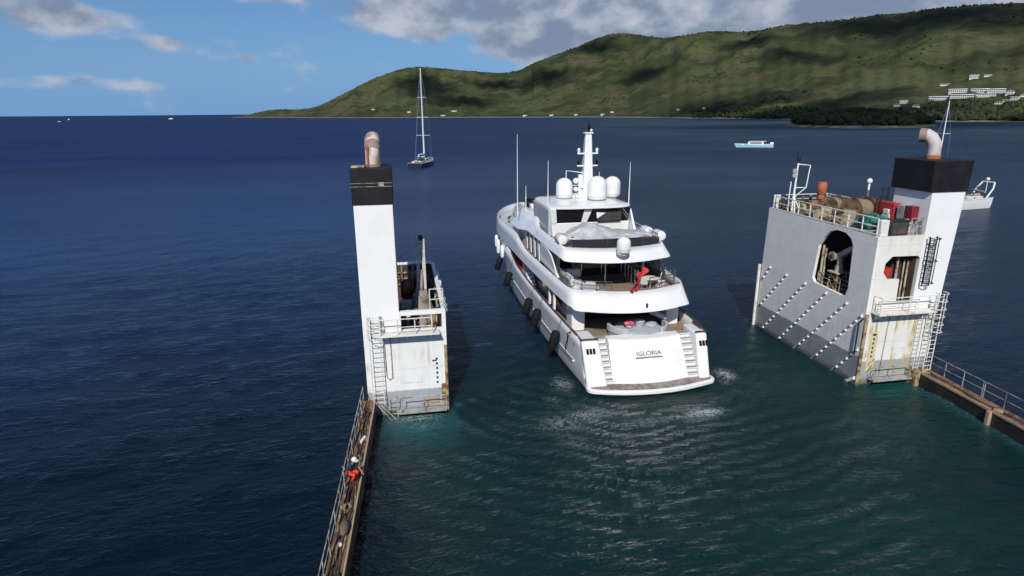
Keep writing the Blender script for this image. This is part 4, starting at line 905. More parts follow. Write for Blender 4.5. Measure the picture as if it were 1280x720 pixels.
for i, y in enumerate(list(np.linspace(37.4, 42, 8)) + list(np.linspace(43, 85.3, 48))):
    zt = ip(y, HZ_); a, b_, c = ip(y, HW_), ip(y, HM_), ip(y, HT_)
    def sh(z): return max(0, (39.4 - y) / 2.0) * .42 * z + (max(0, y - 78) / 7.3) ** 1.5 * .42 * z
    row = [(c, zt), (b_ + (c - b_) * .5, 2.2 + (zt - 2.2) * .5), (b_, 2.2), ((a + b_) / 2 + .05, 1.1), (a, .1), (a * .96, -.6), (a * .5, -1.6), (0.02, -2.0)]
    rings.append([(XC - u, y + sh(z), z) for u, z in row] + [(XC + u, y + sh(z), z) for u, z in row[::-1]])
hull = MB().loft(rings, False, False).build('hull', HULLP, MY, smooth=True, solid=.12)
# rubbing strake along the side, black with a white cap
for sg in (-1, 1):
    pts = [(XC + sg * (ip(y, HM_) * .5 + ip(y, HW_) * .5 + .10), y, 1.35 + .012 * (y - 42) * (y > 42)) for y in np.linspace(40.2, 80, 40)]
    rs = MB().tube(pts, .09, 8).build('rubbing_strake', WHITE, hull, smooth=True)
    MB().tube([(p[0] + sg * .05, p[1], p[2] + .07) for p in pts], .045, 6).build('rubber_insert', RUBBER, hull, smooth=True)
    pts = [(XC + sg * (ip(y, HT_) + .04), y, ip(y, HZ_) + .02) for y in np.linspace(65.5, 84.5, 30)]
    MB().tube(pts, .10, 8).build('knuckle_rail', WHITE, hull, smooth=True)
    pts = [(XC + sg * (ip(y, HT_) - .05), y, ip(y, HZ_) + .06) for y in np.linspace(39.6, 63.0, 40)]
    MB().tube(pts, .085, 8).build('cap_rail', WOOD, hull, smooth=True)
    pts = [(XC + sg * (ip(y, HW_) + .03), y, .12) for y in np.linspace(38.0, 84, 50)]
    MB().tube(pts, .06, 6).build('boot_top', RUBBER, hull, smooth=True)
def offs(outl, z, d=0): return [(x, y, z) for x, y in outl]
# swim platform
def rounded(pts, r, n=6):
    out_ = []
    for i, p in enumerate(pts):
        p = Vector(p); a = Vector(pts[i - 1]); c = Vector(pts[(i + 1) % len(pts)]); rr_ = r[i] if isinstance(r, (list, tuple)) else r
        if rr_ <= 0: out_.append((p.x, p.y)); continue
        d1 = (a - p).normalized(); d2 = (c - p).normalized(); q1, q2 = p + d1 * min(rr_, (a - p).length * .49), p + d2 * min(rr_, (c - p).length * .49)
        for k in range(n + 1):
            t = k / n; q = q1 * (1 - t) ** 2 + p * 2 * t * (1 - t) + q2 * t * t; out_.append((q.x, q.y))
    return out_
def sternline(hw, yc, bow, n=9): return [(XC + hw * u, yc + bow * u * u) for u in np.linspace(-1, 1, n)]
plat = rounded([(XC - 4.55, 38.6)] + sternline(4.72, 36.05, .95, 9)[:8] + [(XC + 4.95, 37.0)] + [(XC + 4.75, 38.6)], [0] + [.55] + [0] * 7 + [.55] + [0])
sp_ = MB().prism(plat, .16, .46).build('swim_platform', WHITE, MY, bevel=.06)
inner = [(XC + (x - XC) * .955, 38.55 - (38.55 - y) * .90) for x, y in plat]
MB().prism(inner, .462, .475).build('teak_inlay', TEAKG, sp_)
# transom block with the name, between the two stairs
rows = []
for z, y0 in ((.40, 37.22), (1.0, 37.5), (1.8, 37.95), (2.5, 38.38), (3.0, 38.75), (3.15, 38.9), (3.18, 39.0), (3.18, 40.1)):
    rows.append([(XC + .2 + 2.85 * u * (1 - .012 * z), y0 + (.42 * u * u if y0 < 40 else 0), z) for u in np.linspace(-1, 1, 17)])
tr = MB().loft(rows, False, False); 
tr.add([p for r in rows for p in (r[0],)] + [(rows[0][0][0], 40.1, .40)], [tuple(range(len(rows) + 1))]); tr.add([p for r in rows for p in (r[-1],)] + [(rows[0][-1][0], 40.1, .40)], [tuple(range(len(rows) + 1))])
trans = tr.build('transom', WHITE, MY, smooth=True)
def text_mesh(body, size, loc, rot, mat, name, parent, ext=.004, wid=1.0):
    cu = bpy.data.curves.new(name, 'FONT'); cu.body = body; cu.size = size; cu.align_x = 'CENTER'; cu.extrude = ext
    ob = bpy.data.objects.new('tmp_text', cu); col.objects.link(ob); bpy.context.view_layer.update()
    me = bpy.data.meshes.new_from_object(ob.evaluated_get(bpy.context.evaluated_depsgraph_get()))
    bpy.data.objects.remove(ob)
    off = ROOT[parent.name]; mt = Matrix.Translation(Vector(loc) - off) @ Matrix.Rotation(rot, 4, 'X') @ Matrix.Diagonal((wid, 1, 1, 1))
    me.transform(mt); me.materials.clear(); me.materials.append(mat)
    o = bpy.data.objects.new(name, me); col.objects.link(o); o.parent = parent; ROOT[o.name] = off; return o
LETTER = M('lettering_grey', (.16, .16, .17), .4)
text_mesh('IGLORIA', .44, (XC + .16, 38.17, 2.22), math.radians(58), LETTER, 'ship_name', trans, .02, 1.12)
MB().hexa([(XC - .85, 38.04, 2.07), (XC + 1.15, 38.04, 2.07), (XC + 1.15, 38.08, 2.05), (XC - .85, 38.08, 2.05)], [(XC - .85, 38.09, 2.14), (XC + 1.15, 38.09, 2.14), (XC + 1.15, 38.13, 2.12), (XC - .85, 38.13, 2.12)]).build('name_underline', LETTER, trans)
for sg, x0, x1, nm in ((-1, XC - 3.5, XC - 2.62, 0), (1, XC + 2.98, XC + 3.9, 1)):
    mb = MB()
    for k in range(8):
        y0 = 37.55 + .29 * k; z1 = .46 + .335 * (k + 1)
        mb.box(x0, x1, y0 + .09, 40.2, z1 - .335 + .002, z1 - .06); mb.box(x0, x1, y0, 40.2, z1 - .058, z1)
    so_ = mb.build('stairs', WHITE, MY); mb = MB()
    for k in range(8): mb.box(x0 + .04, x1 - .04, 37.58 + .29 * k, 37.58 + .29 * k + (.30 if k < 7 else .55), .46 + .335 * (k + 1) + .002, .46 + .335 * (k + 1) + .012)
    mb.build('tread', M('tread_shade_grey', (.30, .285, .27), .8), so_)  # grey treads, also carrying the steps' shading in their colour
    o0, o1 = (XC - 4.62, XC - 3.1) if sg < 0 else (XC + 3.75, XC + 4.62)
    t0, t1 = (XC - 4.74, XC - 3.5) if sg < 0 else (XC + 3.9, XC + 4.74)
    wing = MB().hexa([(o0, 37.3, .4), (o1, 37.3, .4), (o1, 40.5, .4), (o0, 40.5, .4)], [(t0, 38.6, 3.42), (t1, 38.6, 3.42), (t1, 40.9, 3.42), (t0, 40.9, 3.42)]).build('stern_wing', WHITE, MY, bevel=.16, bseg=3)
    mx = (t0 + t1) / 2 + (-.02 if sg < 0 else .05); fl = MB()
    for k, dx in enumerate((-.24, 0, .24)): fl.hexa([(mx + dx - .09, 38.16, 2.62), (mx + dx + .09, 38.16, 2.62), (mx + dx + .09, 38.3, 2.62), (mx + dx - .09, 38.3, 2.62)], [(mx + dx - .10, 38.30, 2.95), (mx + dx + .07, 38.30, 2.95), (mx + dx + .07, 38.45, 2.95), (mx + dx - .10, 38.45, 2.95)])
    fl.build('fairlead_grille', RUBBER, wing, bevel=.02)
    pts = [(t1 if sg < 0 else t0, 38.75, 3.5), (t0 if sg < 0 else t1, 38.75, 3.5), (t0 if sg < 0 else t1, 40.9, 3.5)]
    MB().tube(pts, .075, 8).build('cap_rail', WOOD, wing, smooth=True)
# main deck, saloon
MB().prism([(XC - 4.85, 40.0), (XC + 4.85, 40.0), (XC + 5.2, 50), (XC + 5.3, 66), (XC - 5.3, 66), (XC - 5.2, 50)], 2.62, 2.72).build('main_deck', TEAK, MY)
sal = MB().prism([(XC - 3.85, 45.2), (XC + 3.85, 45.2), (XC + 4.1, 50), (XC + 4.1, 66), (XC - 4.1, 66), (XC - 4.1, 50)], 2.723, 4.86).build('saloon', GEL, MY)
MB().box(XC - 3.3, XC + 3.3, 45.12, 45.19, 2.75, 4.75).build('saloon_door', GLASS, sal)
for sg in (-1, 1):
    for k in range(7):
        y0 = 47 + k * 2.4; MB().box(XC + sg * 4.12 - .02, XC + sg * 4.12 + .02, max(y0, 50.1) if k == 1 else y0, y0 + 1.9, 3.35, 4.5).build('saloon_window', GLASS, sal)
    MB().box(*(sorted((XC + sg * 3.3, XC + sg * 4.35))), 42.6, 44.2, 2.723, 4.86).build('wing_pillar', WHITE, MY, bevel=.1)
    for y in (46, 47.6): MB().box(*(sorted((XC + sg * 4.75, XC + sg * 4.95))), y, y + .35, 3.4, 4.86).build('side_pillar', WHITE, MY, bevel=.04)
    MB().hexa([(XC + sg * 4.9, 57.5, 2.75), (XC + sg * 5.1, 57.5, 2.75), (XC + sg * 5.1, 63.5, 2.75), (XC + sg * 4.9, 63.5, 2.75)], [(XC + sg * 4.9, 61.8, 4.86), (XC + sg * 5.1, 61.8, 4.86), (XC + sg * 5.1, 63.5, 4.86), (XC + sg * 4.9, 63.5, 4.86)]).build('red_reflection_panel', REDP, MY)  # red sheet painting in the reddish reflection at the passage end
    st = MB()
    for k in range(7): st.box(*(sorted((XC + sg * 4.3, XC + sg * 5.0))), 55.5 + k * .5, 56.0 + k * .5, 2.73, 3.0 + k * .27)
    st.build('side_stairs', WHITE, MY)
# upper-deck band: the bulwark that runs round from the stern to the bow
def stern_outline(hwf, yc, bow, ycorner_r, y_end, ny_=26):
    """plan outline, port bow end -> stern -> starboard bow end; hwf(y) half beam"""
    ysl = list(np.linspace(y_end, yc + bow + ycorner_r + .4, ny_))
    port = [(XC - hwf(y), y) for y in ysl]; h0 = hwf(yc + bow)
    cor = []
    for k in range(1, 6):
        a = k / 6 * PI / 2; cor.append((XC - h0 + ycorner_r * (1 - math.cos(a)), yc + bow + ycorner_r * (1 - math.sin(a))))
    mid = [(XC + u * (h0 - ycorner_r), yc + bow * (u * .97) ** 2 * 1.0) for u in np.linspace(-1, 1, 11)]
    right = [(2 * XC - x, y) for x, y in (port + cor)][::-1]
    return port + cor + mid + right
CY = [38, 41, 46, 52, 58, 64, 68, 72, 76, 79, 82, 84, 86]; CH = [4.55, 4.6, 4.95, 5.2, 5.38, 5.5, 5.56, 5.5, 5.05, 4.3, 3.1, 1.9, .15]
def chw(k): return lambda y: float(np.interp(y, CY, CH)) + k
def ctop(y): return float(np.interp(y, [40, 55.5, 58, 60.2, 61.5, 66, 72, 78, 86], [6.18, 6.2, 6.4, 7.0, 7.12, 7.0, 6.7, 6.55, 6.6]))
nst = 26
lo_o = stern_outline(chw(0), 39.75, 1.0, .9, 86.0); mi_o = stern_outline(chw(.10), 40.0, 1.05, 1.0, 86.0); hi_o = stern_outline(chw(-.10), 41.05, 1.05, 1.1, 86.0)
r0 = [(XC + (x - XC) * .93, y + .35 if y < 60 else y, 4.86) for x, y in lo_o]
r1 = [(x, y, 4.90) for x, y in lo_o]; r2 = [(x * .7 + a * .3, y * .7 + b * .3, 5.2) for (x, y), (a, b) in zip(mi_o, hi_o)]
r1b = [(x, y, 5.0) for x, y in mi_o]
r3 = [(x, y, ctop(y)) for x, y in hi_o]; r2 = [((a[0] + b[0]) / 2, (a[1] + b[1]) / 2, (a[2] + b[2]) / 2) for a, b in zip(r1b, r3)]
ub = MB().loft([r0, r1, r1b, r2, r3], False, False).build('upper_bulwark', HULLP, MY, smooth=True, solid=.14)
fl_o = [(x, y) for x, y in hi_o if y < 67]
MB().prism([(XC + (x - XC) * .985, y + .1) for x, y in fl_o], 4.93, 5.30).build('upper_deck', SOFFIT, MY)
MB().prism([(XC + (x - XC) * .975, y + .13) for x, y in fl_o], 5.302, 5.315).build('upper_deck_teak', TEAK, MY)
MB().prism([(x, y) for x, y in hi_o if y > 64.5], 5.6, 5.7).build('foredeck', GEL, MY)
GLASSD = M('black_glass', (.006, .006, .007), .25, spec=.2)
# upper saloon with side windows
us = MB().prism([(XC - 3.9, 49.0), (XC + 3.9, 49.0), (XC + 4.45, 52), (XC + 4.45, 64), (XC + 3.4, 68), (XC - 3.4, 68), (XC - 4.45, 64), (XC - 4.45, 52)], 5.317, 7.76).build('upper_saloon', WHITE, MY)
MB().box(XC - 3.7, XC + 3.7, 48.93, 48.985, 5.35, 7.7).build('saloon_glass', GLASS, us)
for k in (-1.8, 0, 1.8): MB().box(XC + k - .04, XC + k + .04, 48.89, 48.93, 5.35, 7.7).build('mullion', STEEL, us)
for sg in (-1, 1):
    wn = MB().box(XC + sg * 4.46 - .02, XC + sg * 4.46 + .02, 51.8, 59.6, 5.75, 7.65).build('side_window', GLASSD, us)
    for k in range(4): MB().hexa([(XC + sg * 4.5 - .05, 53.2 + k * 1.85, 5.8), (XC + sg * 4.5 + .05, 53.2 + k * 1.85, 5.8), (XC + sg * 4.5 + .05, 53.9 + k * 1.85, 5.8), (XC + sg * 4.5 - .05, 53.9 + k * 1.85, 5.8)],
        [(XC + sg * 4.5 - .05, 53.5 + k * 1.85, 7.64), (XC + sg * 4.5 + .05, 53.5 + k * 1.85, 7.64), (XC + sg * 4.5 + .05, 54.2 + k * 1.85, 7.64), (XC + sg * 4.5 - .05, 54.2 + k * 1.85, 7.64)]).build('window_mullion', WHITE, wn)
    # swept fashion plate joining the bands aft of the windows
    poly = [(46.0, 6.15), (52.4, 6.15), (52.4, 7.75), (49.6, 7.75), (48.2, 7.45), (47.2, 6.9), (46.6, 6.5)]
    MB().prism(poly, XC + sg * 4.55, XC + sg * 4.68, f=lambda u, v, h: (h, u, v)).build('fashion_plate', WHITE, MY, bevel=.04)
    # bow plating between the bands, ahead of the windows
    rr_ = []
    for y in np.linspace(61.8, 71, 12): rr_.append([(XC + sg * (float(np.interp(y, CY, CH)) - .18), y, ctop(y) - .1), (XC + sg * float(np.interp(y, [60, 66, 71], [4.5, 4.1, 2.6])), y, 7.72)])
# sundeck band
DY = [42, 45, 50, 56, 59, 61, 65, 68, 70, 71.5, 72.6]; DH = [4.45, 4.5, 4.6, 4.68, 4.8, 5.05, 5.1, 4.8, 4.1, 2.6, .15]
def dhw(k): return lambda y: max(.05, float(np.interp(y, DY, DH)) + k)
def dtop(y): return float(np.interp(y, [43, 52, 55.0, 57.0, 60, 64, 68, 72.2], [8.68, 8.72, 8.80, 9.45, 9.6, 9.35, 8.7, 7.95]))
lo_o = stern_outline(dhw(0), 43.35, .95, 1.0, 72.6, 40); mi_o = stern_outline(dhw(.06), 43.55, .98, 1.05, 72.6, 40); hi_o = stern_outline(dhw(-.30), 44.7, .75, .9, 72.3, 40)
dlow = lambda y: float(np.interp(y, [57.5, 61, 66, 72.6], [0, -.42, -.55, -.8]))
q0 = [(XC + (x - XC) * .93, y + .35 if y < 60 else y, 7.75 + dlow(y)) for x, y in lo_o]; q1 = [(x, y, 7.78 + dlow(y)) for x, y in lo_o]; q2 = [(x, y, 7.88 + dlow(y)) for x, y in mi_o]
def lean(x, y): return XC + (x - XC) * float(np.interp(y, [54, 58, 66, 72], [1., .84, .78, .86]))
q4 = [(lean(x, y), y, dtop(y)) for x, y in hi_o]; q3 = [((a[0] + b[0]) / 2, (a[1] + b[1]) / 2, (a[2] + b[2]) / 2) for a, b in zip(q2, q4)]
MB().loft([q0, q1, q2, q3, q4], False, False).build('sundeck_bulwark', WHITE, MY, smooth=True, solid=.12)
MB().prism([(XC + (x - XC) * .97, y + .1) for x, y in hi_o], 7.86, 8.12).build('sundeck', SOFFIT, MY)
MB().prism([(XC + (x - XC) * .93, y + .2) for x, y in hi_o if y < 56], 8.122, 8.135).build('sundeck_teak', TEAKG, MY)
MB().prism([(lean(x, y), y) for x, y in hi_o if y > 57.5], 7.86, 7.9).build('bridge_roof', GEL, MY)
# sundeck house: white walls, wide aft window, hardtop
hs = MB()
hs.hexa([(XC - 3.5, 52.6, 8.14), (XC + 3.7, 52.6, 8.14), (XC + 3.7, 60, 8.14), (XC - 3.5, 60, 8.14)], [(XC - 3.6, 52.5, 9.38), (XC + 3.7, 52.5, 9.38), (XC + 3.6, 60, 9.38), (XC - 3.4, 60, 9.38)])
house_ = hs.build('sundeck_house', WHITE, MY, bevel=.06)
MB().hexa([(XC - 3.25, 52.55, 9.40), (XC + 3.45, 52.55, 9.40), (XC + 3.4, 59.5, 9.40), (XC - 3.2, 59.5, 9.40)], [(XC - 3.45, 52.35, 10.62), (XC + 3.75, 52.35, 10.62), (XC + 3.5, 59.5, 10.62), (XC - 3.3, 59.5, 10.62)]).build('aft_window', GLASS, house_)
for x0, x1, x2, x3 in ((-3.62, -3.1, -3.8, -3.25), (-.85, -.35, -.6, .15)):
    MB().hexa([(XC + x0, 52.45, 9.36), (XC + x1, 52.45, 9.36), (XC + x1, 52.8, 9.36), (XC + x0, 52.8, 9.36)], [(XC + x2, 52.22, 10.7), (XC + x3, 52.22, 10.7), (XC + x3, 52.6, 10.7), (XC + x2, 52.6, 10.7)]).build('window_frame', WHITE, house_, bevel=.03)
MB().hexa([(XC - 3.95, 52.3, 8.3), (XC - 3.6, 52.3, 8.3), (XC - 3.6, 58.2, 8.3), (XC - 3.95, 58.2, 8.3)], [(XC - 3.95, 52.2, 10.68), (XC - 3.75, 52.2, 10.68), (XC - 3.75, 58.8, 10.68), (XC - 3.95, 58.8, 10.68)]).build('side_screen', GEL, house_, bevel=.04)
MB().hexa([(XC + 3.75, 51.2, 8.5), (XC + 4.0, 51.2, 8.5), (XC + 4.0, 54.2, 8.5), (XC + 3.75, 54.2, 8.5)], [(XC + 3.75, 52.6, 10.5), (XC + 3.9, 52.6, 10.5), (XC + 3.9, 54.2, 10.5), (XC + 3.75, 54.2, 10.5)]).build('side_screen', WHITE, house_, bevel=.04)
MB().box(XC + .6, XC + 2.8, 52.2, 52.33, 9.5, 10.3).build('bar_front', M('smoke_panel', (.06, .05, .045), .3), house_)
MB().hexa([(XC + .5, 52.1, 9.75), (XC + 1.3, 52.1, 10.25), (XC + 1.3, 52.2, 10.25), (XC + .5, 52.2, 9.75)], [(XC + .45, 52.1, 10.3), (XC + .5, 52.1, 10.32), (XC + .5, 52.2, 10.32), (XC + .45, 52.2, 10.3)]).build('blind', WHITE, house_)
top_o = rounded([(XC - 3.75, 59.8), (XC - 3.95, 52.6), (XC - 2.5, 51.9), (XC + 2.7, 51.9), (XC + 4.05, 52.7), (XC + 3.7, 59.8)], [1.2, 1.0, 1.5, 1.5, 1.0, 1.2])
ht = MB()
n_ = len(top_o); rr_ = []
for k, z in ((.90, 10.62), (1.0, 10.70), (1.0, 10.80), (.93, 10.93), (.6, 11.0)): rr_.append([(XC + (x - XC) * k, 56 + (y - 56) * (k if k < 1 else 1), z) for x, y in top_o])
ht.loft(rr_, True, True); top = ht.build('hardtop', WHITE, MY, smooth=True)
# radar mast and domes (fixed to the hardtop)
mx, my_ = 17.55, 57.2
mast = MB().hexa([(mx - .55, my_ - .5, 10.9), (mx + .55, my_ - .5, 10.9), (mx + .55, my_ + .8, 10.9), (mx - .55, my_ + .8, 10.9)], [(mx - .30, my_ - .2, 17.0), (mx + .30, my_ - .2, 17.0), (mx + .30, my_ + .3, 17.0), (mx - .30, my_ + .3, 17.0)]).build('mast', WHITE, MY, bevel=.08)
MB().box(mx - .42, mx + .42, my_ - .3, my_ + .4, 17.0, 17.14).build('mast_cap', WHITE, mast, bevel=.03)
MB().lathe([(.12, 0), (.12, .35), (.16, .36), (.16, .6), (.08, .62), (.06, .95), (.02, 1.0)], (mx + .05, my_, 17.15), 12).build('masthead_light', RUBBER, mast, smooth=True)
MB().sphere((mx + .22, my_ - .2, 17.3), .13).build('lamp', WHITE, mast, smooth=True)
for z, a, b_ in ((15.1, 1.05, 1.0), (13.95, 1.05, 1.0)):
    MB().box(mx - a, mx + b_, my_ - .12, my_ + .12, z, z + .14).build('crosstree', WHITE, mast, bevel=.03)
    for x in (mx - a + .15, mx + b_ - .1): MB().lathe([(.10, 0), (.14, .12), (.14, .34), (.08, .42)], (x, my_, z + .15), 10).build('navigation_light', WHITE if z > 14.5 else RUBBER, mast, smooth=True)
MB().box(mx - .7, mx + .65, my_ - .45, my_ + .4, 11.95, 12.1).build('crosstree', WHITE, mast, bevel=.03)
mb = MB(); mb.tube([(mx - 2.1, my_, 10.95), (mx - 2.1, my_, 13.6), (mx - .4, my_, 13.35)], .05, 6); mb.tube([(mx - 2.1, my_, 11.25), (mx - .4, my_, 11.25)], .09, 6); mb.build('radar_frame', WHITE, mast)
for z, s in ((12.5, .33), (11.7, .27)):
    MB().sphere((mx - 1.15, my_ - .1, z + .1), s, 12, 7, (1, 1, .9)).build('searchlight', WHITE, mast, smooth=True)
    MB().hexa([(mx - 1.9, my_ - .1, z - .45), (mx - .5, my_ - .1, z - .3), (mx - .5, my_ + .1, z - .3), (mx - 1.9, my_ + .1, z - .45)], [(mx - 1.9, my_ - .1, z - .32), (mx - .5, my_ - .1, z - .17), (mx - .5, my_ + .1, z - .17), (mx - 1.9, my_ + .1, z - .32)]).build('radar_scanner', GEL, mast)
MB().box(mx - .9, mx - .5, my_ - .2, my_ + .2, 11.0, 13.2).build('mast_leg', WHITE, mast, bevel=.04)
for x in (mx - 1.5, mx - 1.15): MB().sphere((x, 56.6, 11.15), .16).build('gps_dome', WHITE, top, smooth=True)
def dome(name, x, y, z, r, h, parent):
    prof = [(r * .55, -.12), (r * .6, 0), (r * .86, .06), (r * .97, .16), (r, .34), (r, h - r * .95)] + [(r * math.cos(t), h - r * .95 + r * .95 * math.sin(t)) for t in np.linspace(.12, 1.5, 9)]
    o = MB().lathe(prof, (x, y, z), 28).build(name, WHITE, parent, smooth=True)
    MB().lathe([(r * 1.004, .30), (r * 1.012, .33), (r * 1.004, .36)], (x, y, z), 28).build('seam', GEL, o, smooth=True); return o
dome('satellite_dome', 15.22, 57.0, 11.0, .80, 1.95, top); dome('satellite_dome', 17.95, 55.2, 11.02, .93, 2.2, top); dome('satellite_dome', 20.05, 57.0, 10.98, .80, 2.0, top)
dome('satellite_dome', 16.35, 43.35, 8.55, .53, 1.28, MY)
MB().box(16.1, 16.6, 43.3, 44.3, 8.3, 8.48).build('dome_bracket', WHITE, MY, bevel=.03)
for (x, y, z, h) in ((11.55, 61.8, 9.0, 7.9), (12.45, 61.9, 9.1, 2.6), (12.95, 54.2, 9.0, 5.8), (20.35, 53.2, 10.7, 3.9), (mx + 1.2, my_, 11, 2.4)):
    MB().tube([(x, y, z - .3), (x, y, z + h * .45), (x, y, z + h)], [.055, .045, .022], 6).build('whip_antenna', WHITE, MY, smooth=True)
# foredeck pieces seen past the bridge
MB().box(13.0, 15.2, 62, 63, 9.2, 9.75).build('forward_seat', WHITE, MY, bevel=.1)
MB().box(12.6, 15.4, 63.1, 63.3, 9.0, 10.3).build('windscreen', GLASS, MY, bevel=.03)
for i, (x, y, z) in enumerate(((12.0, 66.5, 7.0), (11.9, 68.0, 6.9))):
    MB().lathe([(.35, 0), (.25, .15), (.3, .45), (.38, .5), (.2, .7)], (x, y, z), 12).build('anchor_windlass', (WHITE, BLACK)[i], MY, smooth=True)
# rails aft
railing(MY, [(XC - 4.35, 47.2, 6.2), (XC - 4.3, 43.4, 6.2), (XC - 3.7, 42.35, 6.2), (XC - 1.6, 41.6, 6.2)], .62, 2, 1.3, .025, STEEL)
railing(MY, [(XC + 1.4, 41.7, 6.2), (XC + 3.6, 42.3, 6.2), (XC + 4.2, 43.3, 6.2), (XC + 4.4, 48.4, 6.2)], .75, 3, 1.1, .028, STEEL)
railing(MY, [(XC + 1.5, 44.2, 5.32), (XC + 1.5, 47.2, 5.32)], 1.5, 3, .8, .03, STEEL, name='stair_railing')
railing(MY, [(XC - 3.6, 45.7, 8.65), (XC + 3.7, 45.7, 8.65)], .55, 1, 1.6, .028, STEEL)
MB().box(XC - 3.6, XC + 3.7, 45.74, 45.76, 8.3, 9.12).build('smoked_screen', M('smoked_glass', (.035, .035, .04), .15), MY)
railing(MY, [(XC + 3.95, 46.6, 8.7), (XC + 4.0, 52, 8.75)], .6, 2, 1.3, .025, STEEL)
railing(MY, [(XC - 3.4, 39.9, 3.4), (XC - 2.6, 40.0, 3.25)], .4, 1, .8, .03, STEEL)
for x in (XC - 1.05, XC + 2.1): MB().tube([(x, 44.8, 5.3), (x, 44.8, 7.8)], .06, 8).build('deck_post', STEEL, MY, smooth=True)
# ensign on its raked staff
stf = MB().tube([(16.95, 41.35, 6.15), (16.75, 40.55, 8.25)], .035, 8).build('flagstaff', WOOD, MY, smooth=True)
rows = []
for i in range(13):
    s = i / 12; row = []
    for j in range(9):
        t = j / 8
        row.append((16.76 - .02 * i + (.62 - .85 * s) * math.sin(t * 3.0) * .9 - .25 * t + .12 * math.sin(s * 9 + t * 5), 40.62 + .25 * s + .22 * math.cos(t * 7 + s * 4) * (.4 + t) , 8.1 - 1.85 * s - .55 * t * (1 - s) + .05 * math.sin(t * 9)))
    rows.append(row)
MB().loft(rows, False, False).build('ensign', RED, stf, smooth=True, solid=.01)
MB().box(17.08, 17.22, 40.12, 40.2, 5.1, 5.45).build('stern_light', RUBBER, MY, bevel=.02)

# ------------------------------------------------------------------ things carried on the yacht
td = thing('covered_tender', 'tender wrapped in a grey canvas cover on the yacht sundeck', 'tender', (16.6, 48.6, 8.14))
rings = []
for i in range(31):
    s = i / 30; x = 12.9 + 7.7 * s
    h = float(np.interp(s, [0, .08, .16, .26, .36, .46, .58, .75, .93, 1], [.10, .55, .95, 1.28, 1.18, .85, .52, .42, .36, .2])); wd = float(np.interp(s, [0, .1, .3, .7, 1], [.5, .95, 1.25, 1.2, .9]))
    ring = []
    for k in range(13):
        a = PI * k / 12; f = 1 + .05 * math.sin(k * 2.3 + i * .9) + .04 * math.sin(i * 1.7 + k)
        sq = math.copysign(abs(math.cos(a)) ** .7, math.cos(a))
        ring.append((x + .10 * math.sin(k * 1.3), 48.6 - wd * sq * f, 8.86 + (h * .92 + .05 * math.sin(k * 3 + i * .6)) * math.sin(a) ** .8 * f))
    rings.append(ring)
mb = MB().loft(rings, False, False); mb.build('canvas_cover', COVER, td, smooth=True)
MB().hexa([(14.4, 47.9, 8.3), (18.8, 47.9, 8.3), (19.8, 49.6, 8.3), (14.0, 49.6, 8.3)], [(13.4, 47.75, 9.08), (20.1, 47.75, 9.08), (20.2, 49.6, 9.08), (13.0, 49.6, 9.08)]).build('hull', BLACK, td, bevel=.1)
for x in (15.2, 17.2, 19.0): MB().box(x - .08, x + .08, 47.6, 49.6, 8.14, 8.6).build('cradle', GEL, td)
def raft(x, y, z, label):
    t = thing('life_raft', label, 'life raft', (x, y, z - .42), 'life raft canisters')
    o = MB().lathe([(.20, -.72), (.36, -.68), (.42, -.5), (.42, .5), (.36, .68), (.20, .72)], (x, y, z), 20, axis='y'); o.build('canister', WHITE, t, smooth=True)
    for d_ in (-.3, .3): MB().lathe([(.425, d_ - .03), (.435, d_), (.425, d_ + .03)], (x, y, z), 20, axis='y').build('strap', RUBBER, t, smooth=True)
    MB().box(x - .3, x + .3, y - .5, y + .5, z - .62, z - .41).build('cradle', STEEL, t)
raft(12.5, 47.6, 9.0, 'white life raft canister on the port edge of the yacht sundeck'); raft(20.85, 47.3, 9.05, 'white life raft canister on the starboard edge of the yacht sundeck')
raft(20.55, 49.2, 9.05, 'second white canister forward of the starboard edge life raft')
# upper deck furniture
sf = thing('deck_sofa', 'white sofa against the port side of the yacht upper deck', 'sofa', (13.1, 46.0, 5.32))
MB().box(12.5, 14.0, 44.6, 47.6, 5.33, 5.75).build('base', CUSH, sf, bevel=.08); MB().box(12.45, 12.85, 44.5, 47.7, 5.751, 6.5).build('backrest', CUSH, sf, bevel=.12); MB().box(12.9, 14.2, 47.2, 47.7, 5.751, 6.45).build('backrest', CUSH, sf, bevel=.12)
ob = thing('footstool', 'rounded white footstool beside the port sofa on the upper deck', 'footstool', (14.3, 45.0, 5.32))
MB().lathe([(.1, .01), (.45, .04), (.5, .3), (.42, .55), (.1, .6)], (14.3, 45.0, 5.32), 18).build('cushion', CUSH, ob, smooth=True)
tb_ = thing('low_table', 'low pale oval table in front of the port sofa on the upper deck', 'table', (13.8, 43.6, 5.32))
MB().lathe([(.05, .0), (.75, .0), (.78, .05), (.74, .1), (.05, .1)], (13.8, 43.6, 5.85), 22).build('tabletop', CUSHG, tb_, smooth=True); MB().lathe([(.3, 0), (.12, .1), (.12, .53)], (13.8, 43.6, 5.32), 14).build('leg', STEEL, tb_, smooth=True)
MB().lathe([(.1, .01), (.55, .05), (.6, .25), (.5, .42), (.05, .45)], (14.5, 42.8, 5.34), 16).solo('round_pouf', CUSHG, 'grey round pouf by the aft port rail of the upper deck', 'pouf', (14.5, 42.8, 5.34), smooth=True)
